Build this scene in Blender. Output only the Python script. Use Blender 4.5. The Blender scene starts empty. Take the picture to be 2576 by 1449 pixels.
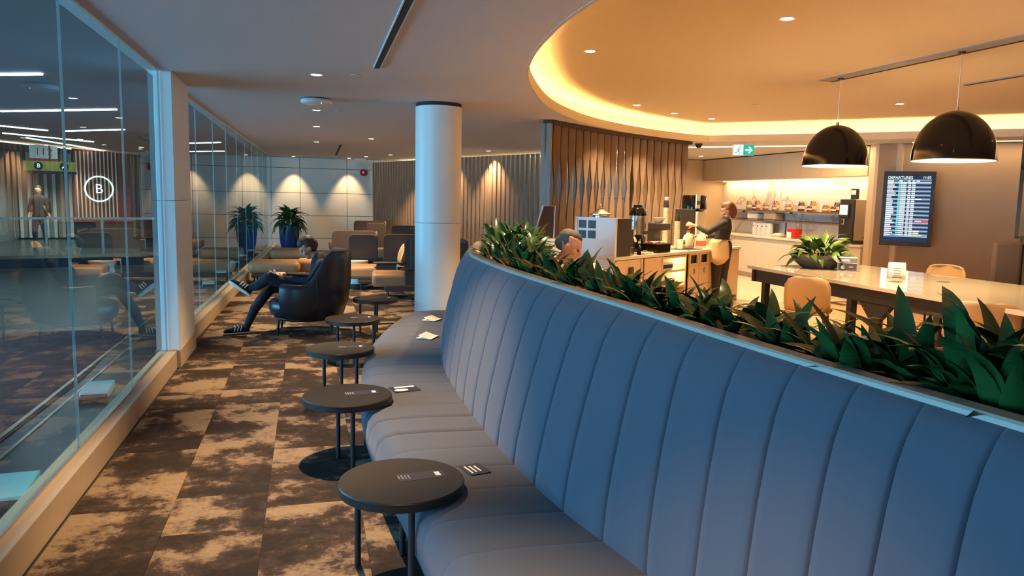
import bpy, bmesh, math, random
from math import sin, cos, pi, radians as R, atan2, hypot
from mathutils import Vector, Matrix
from mathutils.geometry import tessellate_polygon
random.seed(7)
SC = bpy.context.scene
COL = SC.collection

# ------------------------------------------------------------------ camera, world, daylight, exposure
cam = bpy.data.cameras.new('camera'); cam.sensor_width = 36; cam.lens = 36*1900/2576; cam.clip_start = .02
camo = bpy.data.objects.new('camera', cam); COL.objects.link(camo)
camo.matrix_world = Matrix.Translation((0, 0, 1.6)) @ (Matrix.Rotation(R(-15.2), 4, 'Z') @ Matrix.Rotation(R(90-6.72), 4, 'X') @ Matrix.Rotation(R(1.2), 4, 'Z'))
SC.camera = camo
SC.view_settings.view_transform = 'Standard'; SC.view_settings.look = 'None'
SC.view_settings.exposure = 0.5; SC.view_settings.gamma = 1; SC.view_settings.use_curve_mapping = False
w = bpy.data.worlds.new('sky'); SC.world = w; w.use_nodes = True
w.node_tree.nodes['Background'].inputs[0].default_value = (.62, .82, 1, 1)
w.node_tree.nodes['Background'].inputs[1].default_value = .2
def area(name, loc, rot, sx, sy, power, col):
    l = bpy.data.lights.new(name, 'AREA'); l.shape = 'RECTANGLE'; l.size = sx; l.size_y = sy; l.energy = power; l.color = col
    o = bpy.data.objects.new(name, l); o.location = loc; o.rotation_euler = rot; COL.objects.link(o); return o
# daylight entering the concourse through its window front (built below at x = -9)
area('concourse_daylight', (-8.9, 3.5, 1.75), (0, R(-90), 0), 2.3, 19, 1800, (.27, .62, 1))
WARM = (1, .66, .33)
SPOT_W, ROOM_W, COVE_E = 190, 420, 55

# ------------------------------------------------------------------ materials
def mat(name, col, rough=.5, metal=0, spec=.5, emit=None, es=0, sheen=0, noise=None, bump=0, bscale=60, coat=0):
    m = bpy.data.materials.new(name); m.use_nodes = True; nt = m.node_tree; b = nt.nodes['Principled BSDF']
    b.inputs['Base Color'].default_value = (*col, 1); b.inputs['Roughness'].default_value = rough
    b.inputs['Metallic'].default_value = metal; b.inputs['Specular IOR Level'].default_value = spec
    b.inputs['Sheen Weight'].default_value = sheen; b.inputs['Coat Weight'].default_value = coat
    if emit: b.inputs['Emission Color'].default_value = (*emit, 1); b.inputs['Emission Strength'].default_value = es
    if noise or bump:
        tc = nt.nodes.new('ShaderNodeTexCoord'); n = nt.nodes.new('ShaderNodeTexNoise'); nt.links.new(tc.outputs['Object'], n.inputs[0])
        if noise:
            c2, sc_ = noise; n.inputs['Scale'].default_value = sc_; n.inputs['Detail'].default_value = 5
            mx = nt.nodes.new('ShaderNodeMix'); mx.data_type = 'RGBA'; mx.inputs[6].default_value = (*col, 1); mx.inputs[7].default_value = (*c2, 1)
            nt.links.new(n.outputs[0], mx.inputs[0]); nt.links.new(mx.outputs[2], b.inputs['Base Color'])
        if bump:
            n2 = nt.nodes.new('ShaderNodeTexNoise'); n2.inputs['Scale'].default_value = bscale; nt.links.new(tc.outputs['Object'], n2.inputs[0])
            bp = nt.nodes.new('ShaderNodeBump'); bp.inputs['Strength'].default_value = bump; bp.inputs['Distance'].default_value = .01
            nt.links.new(n2.outputs[0], bp.inputs['Height']); nt.links.new(bp.outputs[0], b.inputs['Normal'])
    return m
def emis(name, col, s):
    m = bpy.data.materials.new(name); m.use_nodes = True; nt = m.node_tree; nt.nodes.remove(nt.nodes['Principled BSDF'])
    e = nt.nodes.new('ShaderNodeEmission'); e.inputs[0].default_value = (*col, 1); e.inputs[1].default_value = s
    nt.links.new(e.outputs[0], nt.nodes['Material Output'].inputs[0]); return m
def glass_mat(name, tint, ior=1.5, gloss=(.9, .97, 1)):
    m = bpy.data.materials.new(name); m.use_nodes = True; nt = m.node_tree; nt.nodes.remove(nt.nodes['Principled BSDF'])
    t = nt.nodes.new('ShaderNodeBsdfTransparent'); t.inputs[0].default_value = (*tint, 1)
    g = nt.nodes.new('ShaderNodeBsdfGlossy'); g.inputs[0].default_value = (*gloss, 1); g.inputs['Roughness'].default_value = 0.0
    f = nt.nodes.new('ShaderNodeFresnel'); f.inputs[0].default_value = ior
    ge = nt.nodes.new('ShaderNodeNewGeometry'); iv = nt.nodes.new('ShaderNodeMath'); iv.operation = 'SUBTRACT'; iv.inputs[0].default_value = 1; nt.links.new(ge.outputs['Backfacing'], iv.inputs[1])
    fm = nt.nodes.new('ShaderNodeMath'); fm.operation = 'MULTIPLY'; nt.links.new(f.outputs[0], fm.inputs[0]); nt.links.new(iv.outputs[0], fm.inputs[1])
    mx = nt.nodes.new('ShaderNodeMixShader'); nt.links.new(fm.outputs[0], mx.inputs[0]); nt.links.new(t.outputs[0], mx.inputs[1]); nt.links.new(g.outputs[0], mx.inputs[2])
    nt.links.new(mx.outputs[0], nt.nodes['Material Output'].inputs[0]); return m
def carpet_mat():
    m = mat('carpet', (.1, .08, .06), .95, spec=.1); nt = m.node_tree; b = nt.nodes['Principled BSDF']
    tc = nt.nodes.new('ShaderNodeTexCoord'); oi = nt.nodes.new('ShaderNodeObjectInfo'); sc_ = nt.nodes.new('ShaderNodeVectorMath'); sc_.operation = 'MULTIPLY_ADD'
    cb = nt.nodes.new('ShaderNodeCombineXYZ'); mu = nt.nodes.new('ShaderNodeMath'); mu.operation = 'MULTIPLY'; mu.inputs[1].default_value = 37
    nt.links.new(oi.outputs['Random'], mu.inputs[0]); nt.links.new(mu.outputs[0], cb.inputs[0]); nt.links.new(mu.outputs[0], cb.inputs[1])
    sc_.inputs[1].default_value = (1, 1, 1); nt.links.new(tc.outputs['Object'], sc_.inputs[0]); nt.links.new(cb.outputs[0], sc_.inputs[2])
    def nz(scale, detail, rough):
        n = nt.nodes.new('ShaderNodeTexNoise'); n.inputs['Scale'].default_value = scale; n.inputs['Detail'].default_value = detail; n.inputs['Roughness'].default_value = rough
        nt.links.new(sc_.outputs[0], n.inputs[0]); return n
    n1 = nz(1.45, 10, .7); n2 = nz(26, 6, .75); n3 = nz(160, 2, .5)
    r1 = nt.nodes.new('ShaderNodeValToRGB'); r1.color_ramp.elements[0].position = .44; r1.color_ramp.elements[1].position = .56
    r1.color_ramp.elements[0].color = (0, 0, 0, 1); r1.color_ramp.elements[1].color = (1, 1, 1, 1)
    e = r1.color_ramp.elements.new(.5); e.color = (.35, .35, .35, 1); e2 = r1.color_ramp.elements.new(.515); e2.color = (.75, .75, .75, 1)
    nt.links.new(n1.outputs[0], r1.inputs[0])
    ad = nt.nodes.new('ShaderNodeMath'); ad.operation = 'MULTIPLY_ADD'; ad.inputs[1].default_value = .55; nt.links.new(n2.outputs[0], ad.inputs[0]); nt.links.new(r1.outputs[0], ad.inputs[2])
    ad2 = nt.nodes.new('ShaderNodeMath'); ad2.operation = 'MULTIPLY_ADD'; ad2.inputs[1].default_value = .3; nt.links.new(n3.outputs[0], ad2.inputs[0]); nt.links.new(ad.outputs[0], ad2.inputs[2])
    r2 = nt.nodes.new('ShaderNodeValToRGB'); cr = r2.color_ramp
    cr.elements[0].position = .25; cr.elements[0].color = (.03, .024, .023, 1); cr.elements[1].position = 1.0; cr.elements[1].color = (.29, .215, .145, 1)
    a = cr.elements.new(.5); a.color = (.062, .045, .039, 1); a = cr.elements.new(.78); a.color = (.14, .098, .075, 1)
    mu2 = nt.nodes.new('ShaderNodeMath'); mu2.operation = 'MULTIPLY'; mu2.inputs[1].default_value = .68; nt.links.new(ad2.outputs[0], mu2.inputs[0])
    nt.links.new(mu2.outputs[0], r2.inputs[0]); nt.links.new(r2.outputs[0], b.inputs['Base Color'])
    bp = nt.nodes.new('ShaderNodeBump'); bp.inputs['Strength'].default_value = .4; bp.inputs['Distance'].default_value = .004; nt.links.new(n3.outputs[0], bp.inputs['Height']); nt.links.new(bp.outputs[0], b.inputs['Normal'])
    return m
def wood_mat(name, c1, c2, scale=(6, 6, .6), rough=.45):
    m = mat(name, c1, rough); nt = m.node_tree; b = nt.nodes['Principled BSDF']
    tc = nt.nodes.new('ShaderNodeTexCoord'); mp = nt.nodes.new('ShaderNodeMapping'); mp.inputs['Scale'].default_value = scale
    oi = nt.nodes.new('ShaderNodeObjectInfo'); va = nt.nodes.new('ShaderNodeVectorMath'); va.operation = 'ADD'
    mu = nt.nodes.new('ShaderNodeMath'); mu.operation = 'MULTIPLY'; mu.inputs[1].default_value = 20; nt.links.new(oi.outputs['Random'], mu.inputs[0])
    nt.links.new(tc.outputs['Object'], va.inputs[0]); nt.links.new(mu.outputs[0], va.inputs[1]); nt.links.new(va.outputs[0], mp.inputs[0])
    n = nt.nodes.new('ShaderNodeTexNoise'); n.inputs['Scale'].default_value = 4; n.inputs['Detail'].default_value = 6; n.inputs['Distortion'].default_value = .6
    nt.links.new(mp.outputs[0], n.inputs[0]); r = nt.nodes.new('ShaderNodeValToRGB'); r.color_ramp.elements[0].color = (*c1, 1); r.color_ramp.elements[1].color = (*c2, 1)
    r.color_ramp.elements[0].position = .3; r.color_ramp.elements[1].position = .7
    nt.links.new(n.outputs[0], r.inputs[0]); nt.links.new(r.outputs[0], b.inputs['Base Color']); return m
def marble_mat():
    m = mat('marble', (.8, .76, .7), .25); nt = m.node_tree; b = nt.nodes['Principled BSDF']
    tc = nt.nodes.new('ShaderNodeTexCoord'); n = nt.nodes.new('ShaderNodeTexNoise'); n.inputs['Scale'].default_value = .9; n.inputs['Detail'].default_value = 8; n.inputs['Distortion'].default_value = 1.2
    nt.links.new(tc.outputs['Object'], n.inputs[0]); r = nt.nodes.new('ShaderNodeValToRGB'); cr = r.color_ramp
    cr.elements[0].position = .455; cr.elements[0].color = (.8, .77, .72, 1); cr.elements[1].position = .53; cr.elements[1].color = (.8, .77, .72, 1)
    e = cr.elements.new(.49); e.color = (.5, .44, .36, 1)
    nt.links.new(n.outputs[0], r.inputs[0]); nt.links.new(r.outputs[0], b.inputs['Base Color']); return m

M = {}
M['ceil'] = mat('ceiling_paint', (.62, .60, .59), .9); M['ceil_up'] = mat('raised_ceiling_paint', (.66, .57, .45), .85)
M['panel'] = mat('cream_panel', (.70, .68, .62), .5, noise=((.66, .63, .57), 3)); M['taupe'] = mat('taupe_wall', (.43, .31, .205), .8, noise=((.40, .285, .19), 8))
M['white'] = mat('white_paint', (.8, .81, .8), .4); M['joint'] = mat('dark_joint', (.03, .03, .03), .8)
M['sill'] = mat('sill_oak', (.55, .43, .30), .45, noise=((.48, .37, .26), 12)); M['glass'] = glass_mat('wall_glass', (.77, .93, .93))
M['edge'] = mat('glass_edge', (.45, .5, .5), .3); M['signlight'] = emis('sign_light', (.85, .95, 1), 1.6); M['carpet'] = carpet_mat(); M['floor'] = mat('subfloor', (.05, .04, .035), .9)
M['woodfloor'] = wood_mat('oak_floor', (.45, .27, .13), (.55, .34, .18), (5, .8, 1), .4); M['tile'] = mat('pale_tile', (.62, .55, .42), .35, noise=((.56, .5, .4), 2))
M['slate'] = mat('concourse_floor', (.045, .054, .058), .25, spec=.5, noise=((.06, .07, .074), 5)); M['redcarpet'] = mat('red_carpet', (.16, .035, .03), .9, noise=((.09, .02, .02), 14))
M['darkceil'] = mat('concourse_ceiling', (.12, .125, .15), .7); M['linlight'] = emis('linear_light', (.9, .95, 1), 12); M['led'] = emis('cove_led', (1, .60, .20), COVE_E)
M['led2'] = emis('slot_led', (1, .66, .28), 14); M['lens'] = emis('downlight_lens', (1, .86, .62), 14); M['bulb'] = emis('pendant_bulb', (1, .80, .5), 18)
M['fabric'] = mat('bench_fabric', (.064, .070, .098), .8, spec=.25, sheen=.15, bump=.15, bscale=700); M['plinth'] = mat('plinth_black', (.02, .02, .022), .7)
M['trim'] = mat('brushed_trim', (.36, .32, .275), .45, metal=.15); M['black'] = mat('black_metal', (.022, .024, .027), .42); M['tabletop'] = mat('table_laminate', (.019, .016, .015), .42, noise=((.015, .013, .012), 40))
M['leather'] = mat('black_leather', (.018, .022, .03), .33, bump=.12, bscale=90); M['brownfab'] = mat('brown_fabric', (.080, .050, .036), .9, noise=((.066, .042, .031), 120)); M['tanleather'] = mat('tan_leather', (.36, .19, .085), .5, noise=((.31, .16, .07), 8))
M['darkbrown'] = mat('chocolate_fabric', (.042, .024, .019), .85, noise=((.034, .02, .016), 90)); M['pillow'] = mat('mustard_pillow', (.72, .42, .16), .85); M['bluepot'] = mat('navy_pot', (.014, .04, .16), .35); M['soil'] = mat('soil', (.02, .014, .01), .95); M['greybowl'] = mat('charcoal_bowl', (.05, .05, .062), .5)
M['leafA'] = mat('leaf_dark', (.014, .062, .017), .30, noise=((.024, .085, .022), 9)); M['leafB'] = mat('leaf_bright', (.035, .095, .018), .35, noise=((.08, .14, .03), 9)); M['leafy'] = mat('leaf_yellow', (.5, .38, .05), .5)
M['leafC'] = mat('leaf_far', (.022, .085, .018), .33, noise=((.05, .12, .03), 9))
M['stem'] = mat('plant_stem', (.06, .07, .03), .7); M['slat'] = wood_mat('walnut_slat', (.17, .115, .08), (.235, .165, .12)); M['counter'] = mat('counter_laminate', (.62, .46, .29), .5, noise=((.58, .43, .27), 5)); M['ctop'] = mat('counter_stone', (.72, .64, .52), .3)
M['marble'] = marble_mat(); M['cab'] = mat('beige_cabinet', (.60, .46, .31), .55); M['quartz'] = mat('white_quartz', (.72, .64, .50), .07, coat=.4); M['tan'] = mat('tan_shell', (.42, .265, .125), .5); M['oak'] = mat('oak_leg', (.5, .33, .17), .5)
M['steel'] = mat('steel', (.62, .58, .52), .25, metal=1); M['satin'] = mat('satin_steel', (.5, .44, .36), .38, metal=.55); M['gold'] = mat('champagne_metal', (.62, .5, .36), .3, metal=.9); M['gloss'] = mat('gloss_black', (.006, .005, .004), .10, spec=.35); M['inner'] = mat('shade_inner', (.9, .82, .66), .5)
M['plastic'] = mat('white_plastic', (.8, .8, .78), .4); M['red'] = mat('signal_red', (.55, .02, .02), .4); M['darkplas'] = mat('dark_plastic', (.035, .032, .033), .45); M['paper'] = mat('white_paper', (.82, .82, .82), .7); M['navy'] = mat('print_navy', (.02, .02, .045), .6)
M['skin'] = mat('skin', (.55, .30, .20), .55); M['hairb'] = mat('dark_hair', (.035, .028, .025), .6); M['hairg'] = mat('greying_hair', (.045, .038, .032), .7, noise=((.11, .095, .08), 60)); M['hairr'] = mat('auburn_hair', (.16, .06, .03), .6)
M['navycloth'] = mat('navy_cloth', (.015, .017, .03), .9); M['darkcloth'] = mat('charcoal_cloth', (.03, .03, .035), .9); M['apron'] = mat('tan_apron', (.58, .42, .24), .85); M['pants'] = mat('brown_trousers', (.035, .024, .024), .9); M['shirt'] = mat('pale_shirt', (.7, .66, .6), .85)
M['green'] = mat('exit_green', (0, .25, .16), .5, emit=(0, .33, .22), es=.9); M['signwhite'] = mat('sign_white', (.8, .9, .9), .5, emit=(.85, 1, 1), es=.95); M['screen'] = emis('screen_dark', (.02, .035, .07), 1); M['scrtext'] = emis('screen_text', (.75, .95, 1), 1.3); M['scrgrey'] = emis('screen_grey', (.25, .33, .45), 1); M['scrred'] = emis('screen_red', (.9, .07, .05), 1); M['scryel'] = emis('screen_yellow', (.7, .75, .15), 1); M['scrcyan'] = emis('screen_cyan', (.2, .85, .8), 1)
M['milk'] = mat('milk_jug', (.85, .78, .58), .35); M['pink'] = mat('pink_label', (.7, .12, .12), .5); M['amber'] = mat('amber_jar', (.42, .16, .04), .25); M['darkjar'] = mat('dark_jar', (.10, .045, .03), .25); M['nutjar'] = mat('nut_jar', (.34, .22, .10), .3)
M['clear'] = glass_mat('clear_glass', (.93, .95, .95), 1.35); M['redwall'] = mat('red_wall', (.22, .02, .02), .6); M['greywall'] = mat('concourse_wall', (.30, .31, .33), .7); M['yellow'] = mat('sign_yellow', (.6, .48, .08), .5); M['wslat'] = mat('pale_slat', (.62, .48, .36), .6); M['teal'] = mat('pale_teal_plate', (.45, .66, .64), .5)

# ------------------------------------------------------------------ builders
class G:
    def __init__(s): s.v = []; s.f = []
    def add(s, v, f):
        n = len(s.v); s.v += [Vector(p) for p in v]; s.f += [[i+n for i in q] for q in f]; return s
    def box(s, c, d, rz=0, rx=0, ry=0):
        m = Matrix.Rotation(rz, 3, 'Z') @ Matrix.Rotation(ry, 3, 'Y') @ Matrix.Rotation(rx, 3, 'X'); c = Vector(c)
        v = [c + m @ Vector((x*d[0]/2, y*d[1]/2, z*d[2]/2)) for x in (-1, 1) for y in (-1, 1) for z in (-1, 1)]
        return s.add(v, [(0, 1, 3, 2), (4, 6, 7, 5), (0, 4, 5, 1), (2, 3, 7, 6), (0, 2, 6, 4), (1, 5, 7, 3)])
    def lathe(s, prof, c=(0, 0, 0), n=24, sx=1, sy=1, cap=True):
        v = [(c[0]+r*sx*cos(2*pi*i/n), c[1]+r*sy*sin(2*pi*i/n), c[2]+z) for r, z in prof for i in range(n)]
        f = [(j*n+i, j*n+(i+1) % n, (j+1)*n+(i+1) % n, (j+1)*n+i) for j in range(len(prof)-1) for i in range(n)]
        if cap: f += [list(range(n))[::-1], [(len(prof)-1)*n+i for i in range(n)]]
        return s.add(v, f)
    def tube(s, path, r, n=8, closed=False):
        P = [Vector(p) for p in path]; v = []; rr = r if isinstance(r, (list, tuple)) else [r]*len(P)
        N = len(P)
        for i, p in enumerate(P):
            t = (P[(i+1) % N]-P[i-1]) if closed else (P[min(i+1, N-1)]-P[max(i-1, 0)])
            t.normalize(); a = t.orthogonal() if abs(t.z) > .95 else t.cross(Vector((0, 0, 1))); a.normalize(); b = t.cross(a)
            if abs(t.z) > .95: a = Vector((1, 0, 0)); a = (a - t*a.dot(t)).normalized(); b = t.cross(a)
            v += [p + a*rr[i]*cos(2*pi*k/n) + b*rr[i]*sin(2*pi*k/n) for k in range(n)]
        m = N if closed else N-1
        f = [(j*n+i, j*n+(i+1) % n, ((j+1) % N)*n+(i+1) % n, ((j+1) % N)*n+i) for j in range(m) for i in range(n)]
        if not closed: f += [list(range(n))[::-1], [(N-1)*n+i for i in range(n)]]
        return s.add(v, f)
    def cyl(s, c, r, h, n=20): return s.lathe([(r, 0), (r, h)], c, n)
    def grid(s, rows, close=False):
        n = len(rows[0]); v = [p for r in rows for p in r]; m = n if close else n-1
        return s.add(v, [(j*n+i, j*n+(i+1) % n, (j+1)*n+(i+1) % n, (j+1)*n+i) for j in range(len(rows)-1) for i in range(m)])
    def sph(s, c, r, n=12, k=8):
        rx, ry, rz = (r, r, r) if not isinstance(r, (tuple, list)) else r
        rows = [[(c[0]+rx*sin(pi*j/k)*cos(2*pi*i/n), c[1]+ry*sin(pi*j/k)*sin(2*pi*i/n), c[2]+rz*cos(pi*j/k)) for i in range(n)] for j in range(k+1)]
        return s.grid(rows, True)
    def poly(s, pts, z0, z1):
        n = len(pts); v = [(x, y, z0) for x, y in pts] + [(x, y, z1) for x, y in pts]
        return s.add(v, [list(range(n))[::-1], list(range(n, 2*n))] + [(i, (i+1) % n, n+(i+1) % n, n+i) for i in range(n)])
    def chain(s, pts, n=10):
        for i, p in enumerate(pts):
            s.sph(p[:3], p[3], n, 6)
            if i: s.tube([pts[i-1][:3], p[:3]], [pts[i-1][3], p[3]], n)
        return s
    def xf(s, m): s.v = [m @ p for p in s.v]; return s
    def make(s, name, m, parent=None, world=False, smooth=False, bevel=0, ang=40, kind=None, seg=2):
        me = bpy.data.meshes.new(name); v = s.v
        if world and parent is not None:
            inv = parent_matrix(parent).inverted(); v = [inv @ p for p in v]
        me.from_pydata([tuple(p) for p in v], [], s.f); me.materials.append(m); me.validate(); me.update()
        bm = bmesh.new(); bm.from_mesh(me); bmesh.ops.recalc_face_normals(bm, faces=bm.faces); bm.to_mesh(me); bm.free()
        if smooth or bevel:
            for p in me.polygons: p.use_smooth = True
            me.set_sharp_from_angle(angle=R(ang))
        o = bpy.data.objects.new(name, me); COL.objects.link(o)
        if parent is not None: o.parent = parent
        if bevel:
            b = o.modifiers.new('b', 'BEVEL'); b.width = bevel; b.segments = seg; b.limit_method = 'ANGLE'; b.harden_normals = False
        if kind: o['kind'] = kind
        return o
def parent_matrix(o):
    m = o.matrix_basis.copy()
    while o.parent is not None: o = o.parent; m = o.matrix_basis @ m
    return m
def tag(o, label=None, cat=None, group=None, kind=None):
    if label: o['label'] = label
    if cat: o['category'] = cat
    if group: o['group'] = group
    if kind: o['kind'] = kind
    return o
def thing(name, label, cat, loc=(0, 0, 0), rz=0, group=None, kind=None):
    o = bpy.data.objects.new(name, None); COL.objects.link(o); o.empty_display_size = .1; o.location = loc; o.rotation_euler = (0, 0, rz)
    return tag(o, label, cat, group, kind)
def struct(name, g, m, parent=None, **k):
    o = g.make(name, m, parent, **k)
    if parent is None: o['kind'] = 'structure'
    return o
def dup(root, loc, rz=0, label=None):
    r = root.copy(); COL.objects.link(r); r.location = loc; r.rotation_euler = (0, 0, rz)
    if label: r['label'] = label
    for ch in root.children:
        c = ch.copy(); COL.objects.link(c); c.parent = r
        for gch in ch.children:
            d = gch.copy(); COL.objects.link(d); d.parent = c
    return r
def text(s, size, m, parent, loc, rot, name='lettering', ext=.002, align='LEFT'):
    cu = bpy.data.curves.new(name, 'FONT'); cu.body = s; cu.size = size; cu.extrude = ext; cu.align_x = align; cu.align_y = 'CENTER'; cu.materials.append(m)
    tmp = bpy.data.objects.new(name, cu); COL.objects.link(tmp); bpy.context.view_layer.update()
    me = bpy.data.meshes.new_from_object(tmp.evaluated_get(bpy.context.evaluated_depsgraph_get())); me.name = name; bpy.data.objects.remove(tmp)
    o = bpy.data.objects.new(name, me); COL.objects.link(o); o.parent = parent; o.location = loc; o.rotation_euler = rot; return o
def interp(tab, y):
    # smooth (Catmull-Rom) interpolation of a table of (y, x)
    n = len(tab); y = max(tab[0][0], min(tab[-1][0], y)); i = 0
    while i < n-2 and tab[i+1][0] < y: i += 1
    (y0, x0), (y1, x1) = tab[i], tab[i+1]
    m0 = (tab[i+1][1]-tab[max(i-1, 0)][1])/(tab[i+1][0]-tab[max(i-1, 0)][0]); m1 = (tab[min(i+2, n-1)][1]-tab[i][1])/(tab[min(i+2, n-1)][0]-tab[i][0])
    h = y1-y0; t = (y-y0)/h
    return (2*t**3-3*t**2+1)*x0+(t**3-2*t**2+t)*h*m0+(-2*t**3+3*t**2)*x1+(t**3-t**2)*h*m1
def spot(parent, loc, power, ang=75, blend=.6, col=WARM, aim=None, r=.035):
    l = bpy.data.lights.new('lamp', 'SPOT'); l.energy = power; l.spot_size = R(ang); l.spot_blend = blend; l.color = col; l.shadow_soft_size = r
    o = bpy.data.objects.new('lamp', l); COL.objects.link(o); o.parent = parent; o.location = loc
    if aim: o.rotation_euler = Vector(aim).to_track_quat('-Z', 'Y').to_euler()
    return o
ORD = ['first', 'second', 'third', 'fourth', 'fifth', 'sixth', 'seventh', 'eighth', 'ninth', 'tenth', 'eleventh', 'twelfth']

# ------------------------------------------------------------------ room shell
CZ, UZ = 2.65, 2.95
COVE = [(13, -3), (6, -2.6), (4.2, -1.9), (3.0, -.7), (2.2, .9), (1.75, 2.3), (1.53, 3.4), (1.488, 4.2), (1.53, 4.8), (1.61, 5.4), (1.745, 6.04), (1.88, 6.5), (2.09, 7.08), (2.48, 8.0), (2.9, 8.8), (3.445, 9.6), (3.95, 10.2), (4.465, 10.68), (4.97, 11.08), (5.46, 11.41), (5.9, 11.66), (6.31, 11.85), (6.69, 11.93), (8.0, 10.75), (9.03, 9.75), (9.93, 8.8), (13, 5.6)]
def offset(pts, d):
    out = []
    for i, p in enumerate(pts):
        a = Vector(pts[max(i-1, 0)]); b = Vector(pts[min(i+1, len(pts)-1)]); t = (b-a).normalized(); out.append((p[0]-t.y*d, p[1]+t.x*d))
    return out
def smooth_path(pts, k=4):
    out = []
    for i in range(len(pts)-1):
        p0, p1, p2, p3 = (Vector(pts[max(i-1, 0)]), Vector(pts[i]), Vector(pts[i+1]), Vector(pts[min(i+2, len(pts)-1)]))
        for j in range(k):
            t = j/k; out.append(tuple(.5*((2*p1)+(p2-p0)*t+(2*p0-5*p1+4*p2-p3)*t*t+(3*p1-p0-3*p2+p3)*t**3)))
    return out+[tuple(pts[-1])]
COVE = smooth_path(COVE[:22], 4)+COVE[22:]
outer = [(-1.35, -4), (13.2, -4), (13.2, 24.5), (-1.35, 24.5)]
hole = COVE+[(13.15, 5.6), (13.15, -3)]
tri = tessellate_polygon([[Vector((*p, 0)) for p in outer], [Vector((*p, 0)) for p in hole]])
g = G(); allp = outer+hole; g.add([(x, y, CZ) for x, y in allp], [t for t in tri]); g.add([(x, y, CZ+.02) for x, y in allp], [t for t in tri])
struct('ceiling', g, M['ceil'])
g = G(); CO = offset(COVE, -.0); CI = offset(COVE, -.02)
for a, b in zip(range(len(COVE)-1), range(1, len(COVE))): pass
rows = [[(x, y, z) for x, y in L] for L, z in ((CO, CZ), (CO, CZ+.11), (CI, CZ+.11), (CI, CZ))]
# fascia lip of the cove (outside of the hole edge)
CI = offset(COVE, .025); rows = [[(x, y, z) for x, y in L] for L, z in ((CO, CZ-.002), (CO, CZ+.11), (CI, CZ+.11), (CI, CZ-.002), (CO, CZ-.002))]
struct('trim_1', G().grid(rows), M['ceil_up'], smooth=True)
CB = offset(COVE, .34)
struct('trim_2', G().grid([[(x, y, CZ+.015) for x, y in CB], [(x, y, UZ+.01) for x, y in CB]]), M['ceil_up'], smooth=True)
up = G(); up.box((7.2, 5, UZ+.03), (13.5, 19, .06)); upc = struct('ceiling_raised', up, M['ceil_up'])
CL = offset(COVE, .11)
led = G().tube([(x, y, CZ+.045) for x, y in CL], .014, 6).make('cove_light_strip', M['led']); tag(led, 'hidden warm light strip glowing along the curved ceiling cove', 'light strip')
# slots in the raised ceiling
for i, (x, y0, y1) in enumerate(((5.45, 2.5, 7.25), (6.96, 2.5, 6.9))):
    t = thing('ceiling_slot', ('long recessed grey slot in the raised ceiling that carries the pendant cords', 'second recessed grey slot in the raised ceiling, farther from the plants')[i], 'ceiling slot', (x, (y0+y1)/2, UZ))
    wd = .17 if i == 0 else .05
    G().box((0, 0, -.006), (wd, y1-y0, .012)).make('slot_channel', M['greywall'], t); G().box((wd/2-.01, 0, -.008), (.03, y1-y0, .015)).make('slot_edge', M['plinth'], t)

# floors: sub floor, carpet tiles, wood boards, pale tile
fl = struct('floor', G().box((4, 10, -.05), (22.4, 29, .08)), M['floor'])
x = -1.2; k = 0; xs = [-1.15, -.68, -.22, .25, .72, 1.19, 1.66]
protoc = {}
for i in range(len(xs)-1):
    y = -1.2+random.random()*.5
    while y < 9.6:
        L = .92 if random.random() < .75 else .46
        L = round(min(L, 9.688-y), 3)
        key = (i, L)
        if key not in protoc:
            wd = xs[i+1]-xs[i]; protoc[key] = G().box((0, 0, -.004), (wd-.002, L-.002, .008)).make('carpet_tile', M['carpet'], fl).data; o = bpy.data.objects[-1]
            o = [q for q in fl.children if q.data == protoc[key]][0]
        else:
            o = bpy.data.objects.new('carpet_tile', protoc[key]); COL.objects.link(o); o.parent = fl
        o.location = ((xs[i]+xs[i+1])/2, y+L/2, 0); o.rotation_euler = (0, 0, pi*random.randint(0, 1)); y += L
pc = G().box((0, 0, -.004), (.918, .918, .008)).make('carpet_tile', M['carpet'], fl); first = True
for i in range(7):
    for j in range(16):
        if first: o = pc; first = False
        else: o = bpy.data.objects.new('carpet_tile', pc.data); COL.objects.link(o); o.parent = fl
        o.location = (-.74+.92*i, 10.15+.92*j, 0); o.rotation_euler = (0, 0, pi/2*random.randint(0, 3))
        if o.location.x > 1.2 and o.location.y > 22.3-2.6*(o.location.x-1.9) and o.location.x > 2: pass
G().box((.24, 7.55, .001), (2.72, .025, .006)).make('carpet_joint_strip', M['gold'], fl)
protow = None
for i in range(34):
    x0 = 2.2+i*.2; y = 2.2+(i*.37) % 1.2-1
    while y < 11.2 - max(0, (x0-7.2))*.9 and x0 < 9.6:
        if protow is None: protow = G().box((0, 0, -.004), (.197, 1.195, .008)).make('floor_plank', M['woodfloor'], fl); o = protow
        else: o = bpy.data.objects.new('floor_plank', protow.data); COL.objects.link(o); o.parent = fl
        o.location = (x0, y+.6, .001); y += 1.2
prt = None
for i in range(7):
    for j in range(8):
        xx, yy = 6.9+.6*i-.3, 11.1+.75*j
        if xx > 9.6: continue
        if prt is None: prt = G().box((0, 0, -.004), (.597, .747, .008)).make('floor_tile', M['tile'], fl); o = prt
        else: o = bpy.data.objects.new('floor_tile', prt.data); COL.objects.link(o); o.parent = fl
        o.location = (xx, yy, .003)

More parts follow.
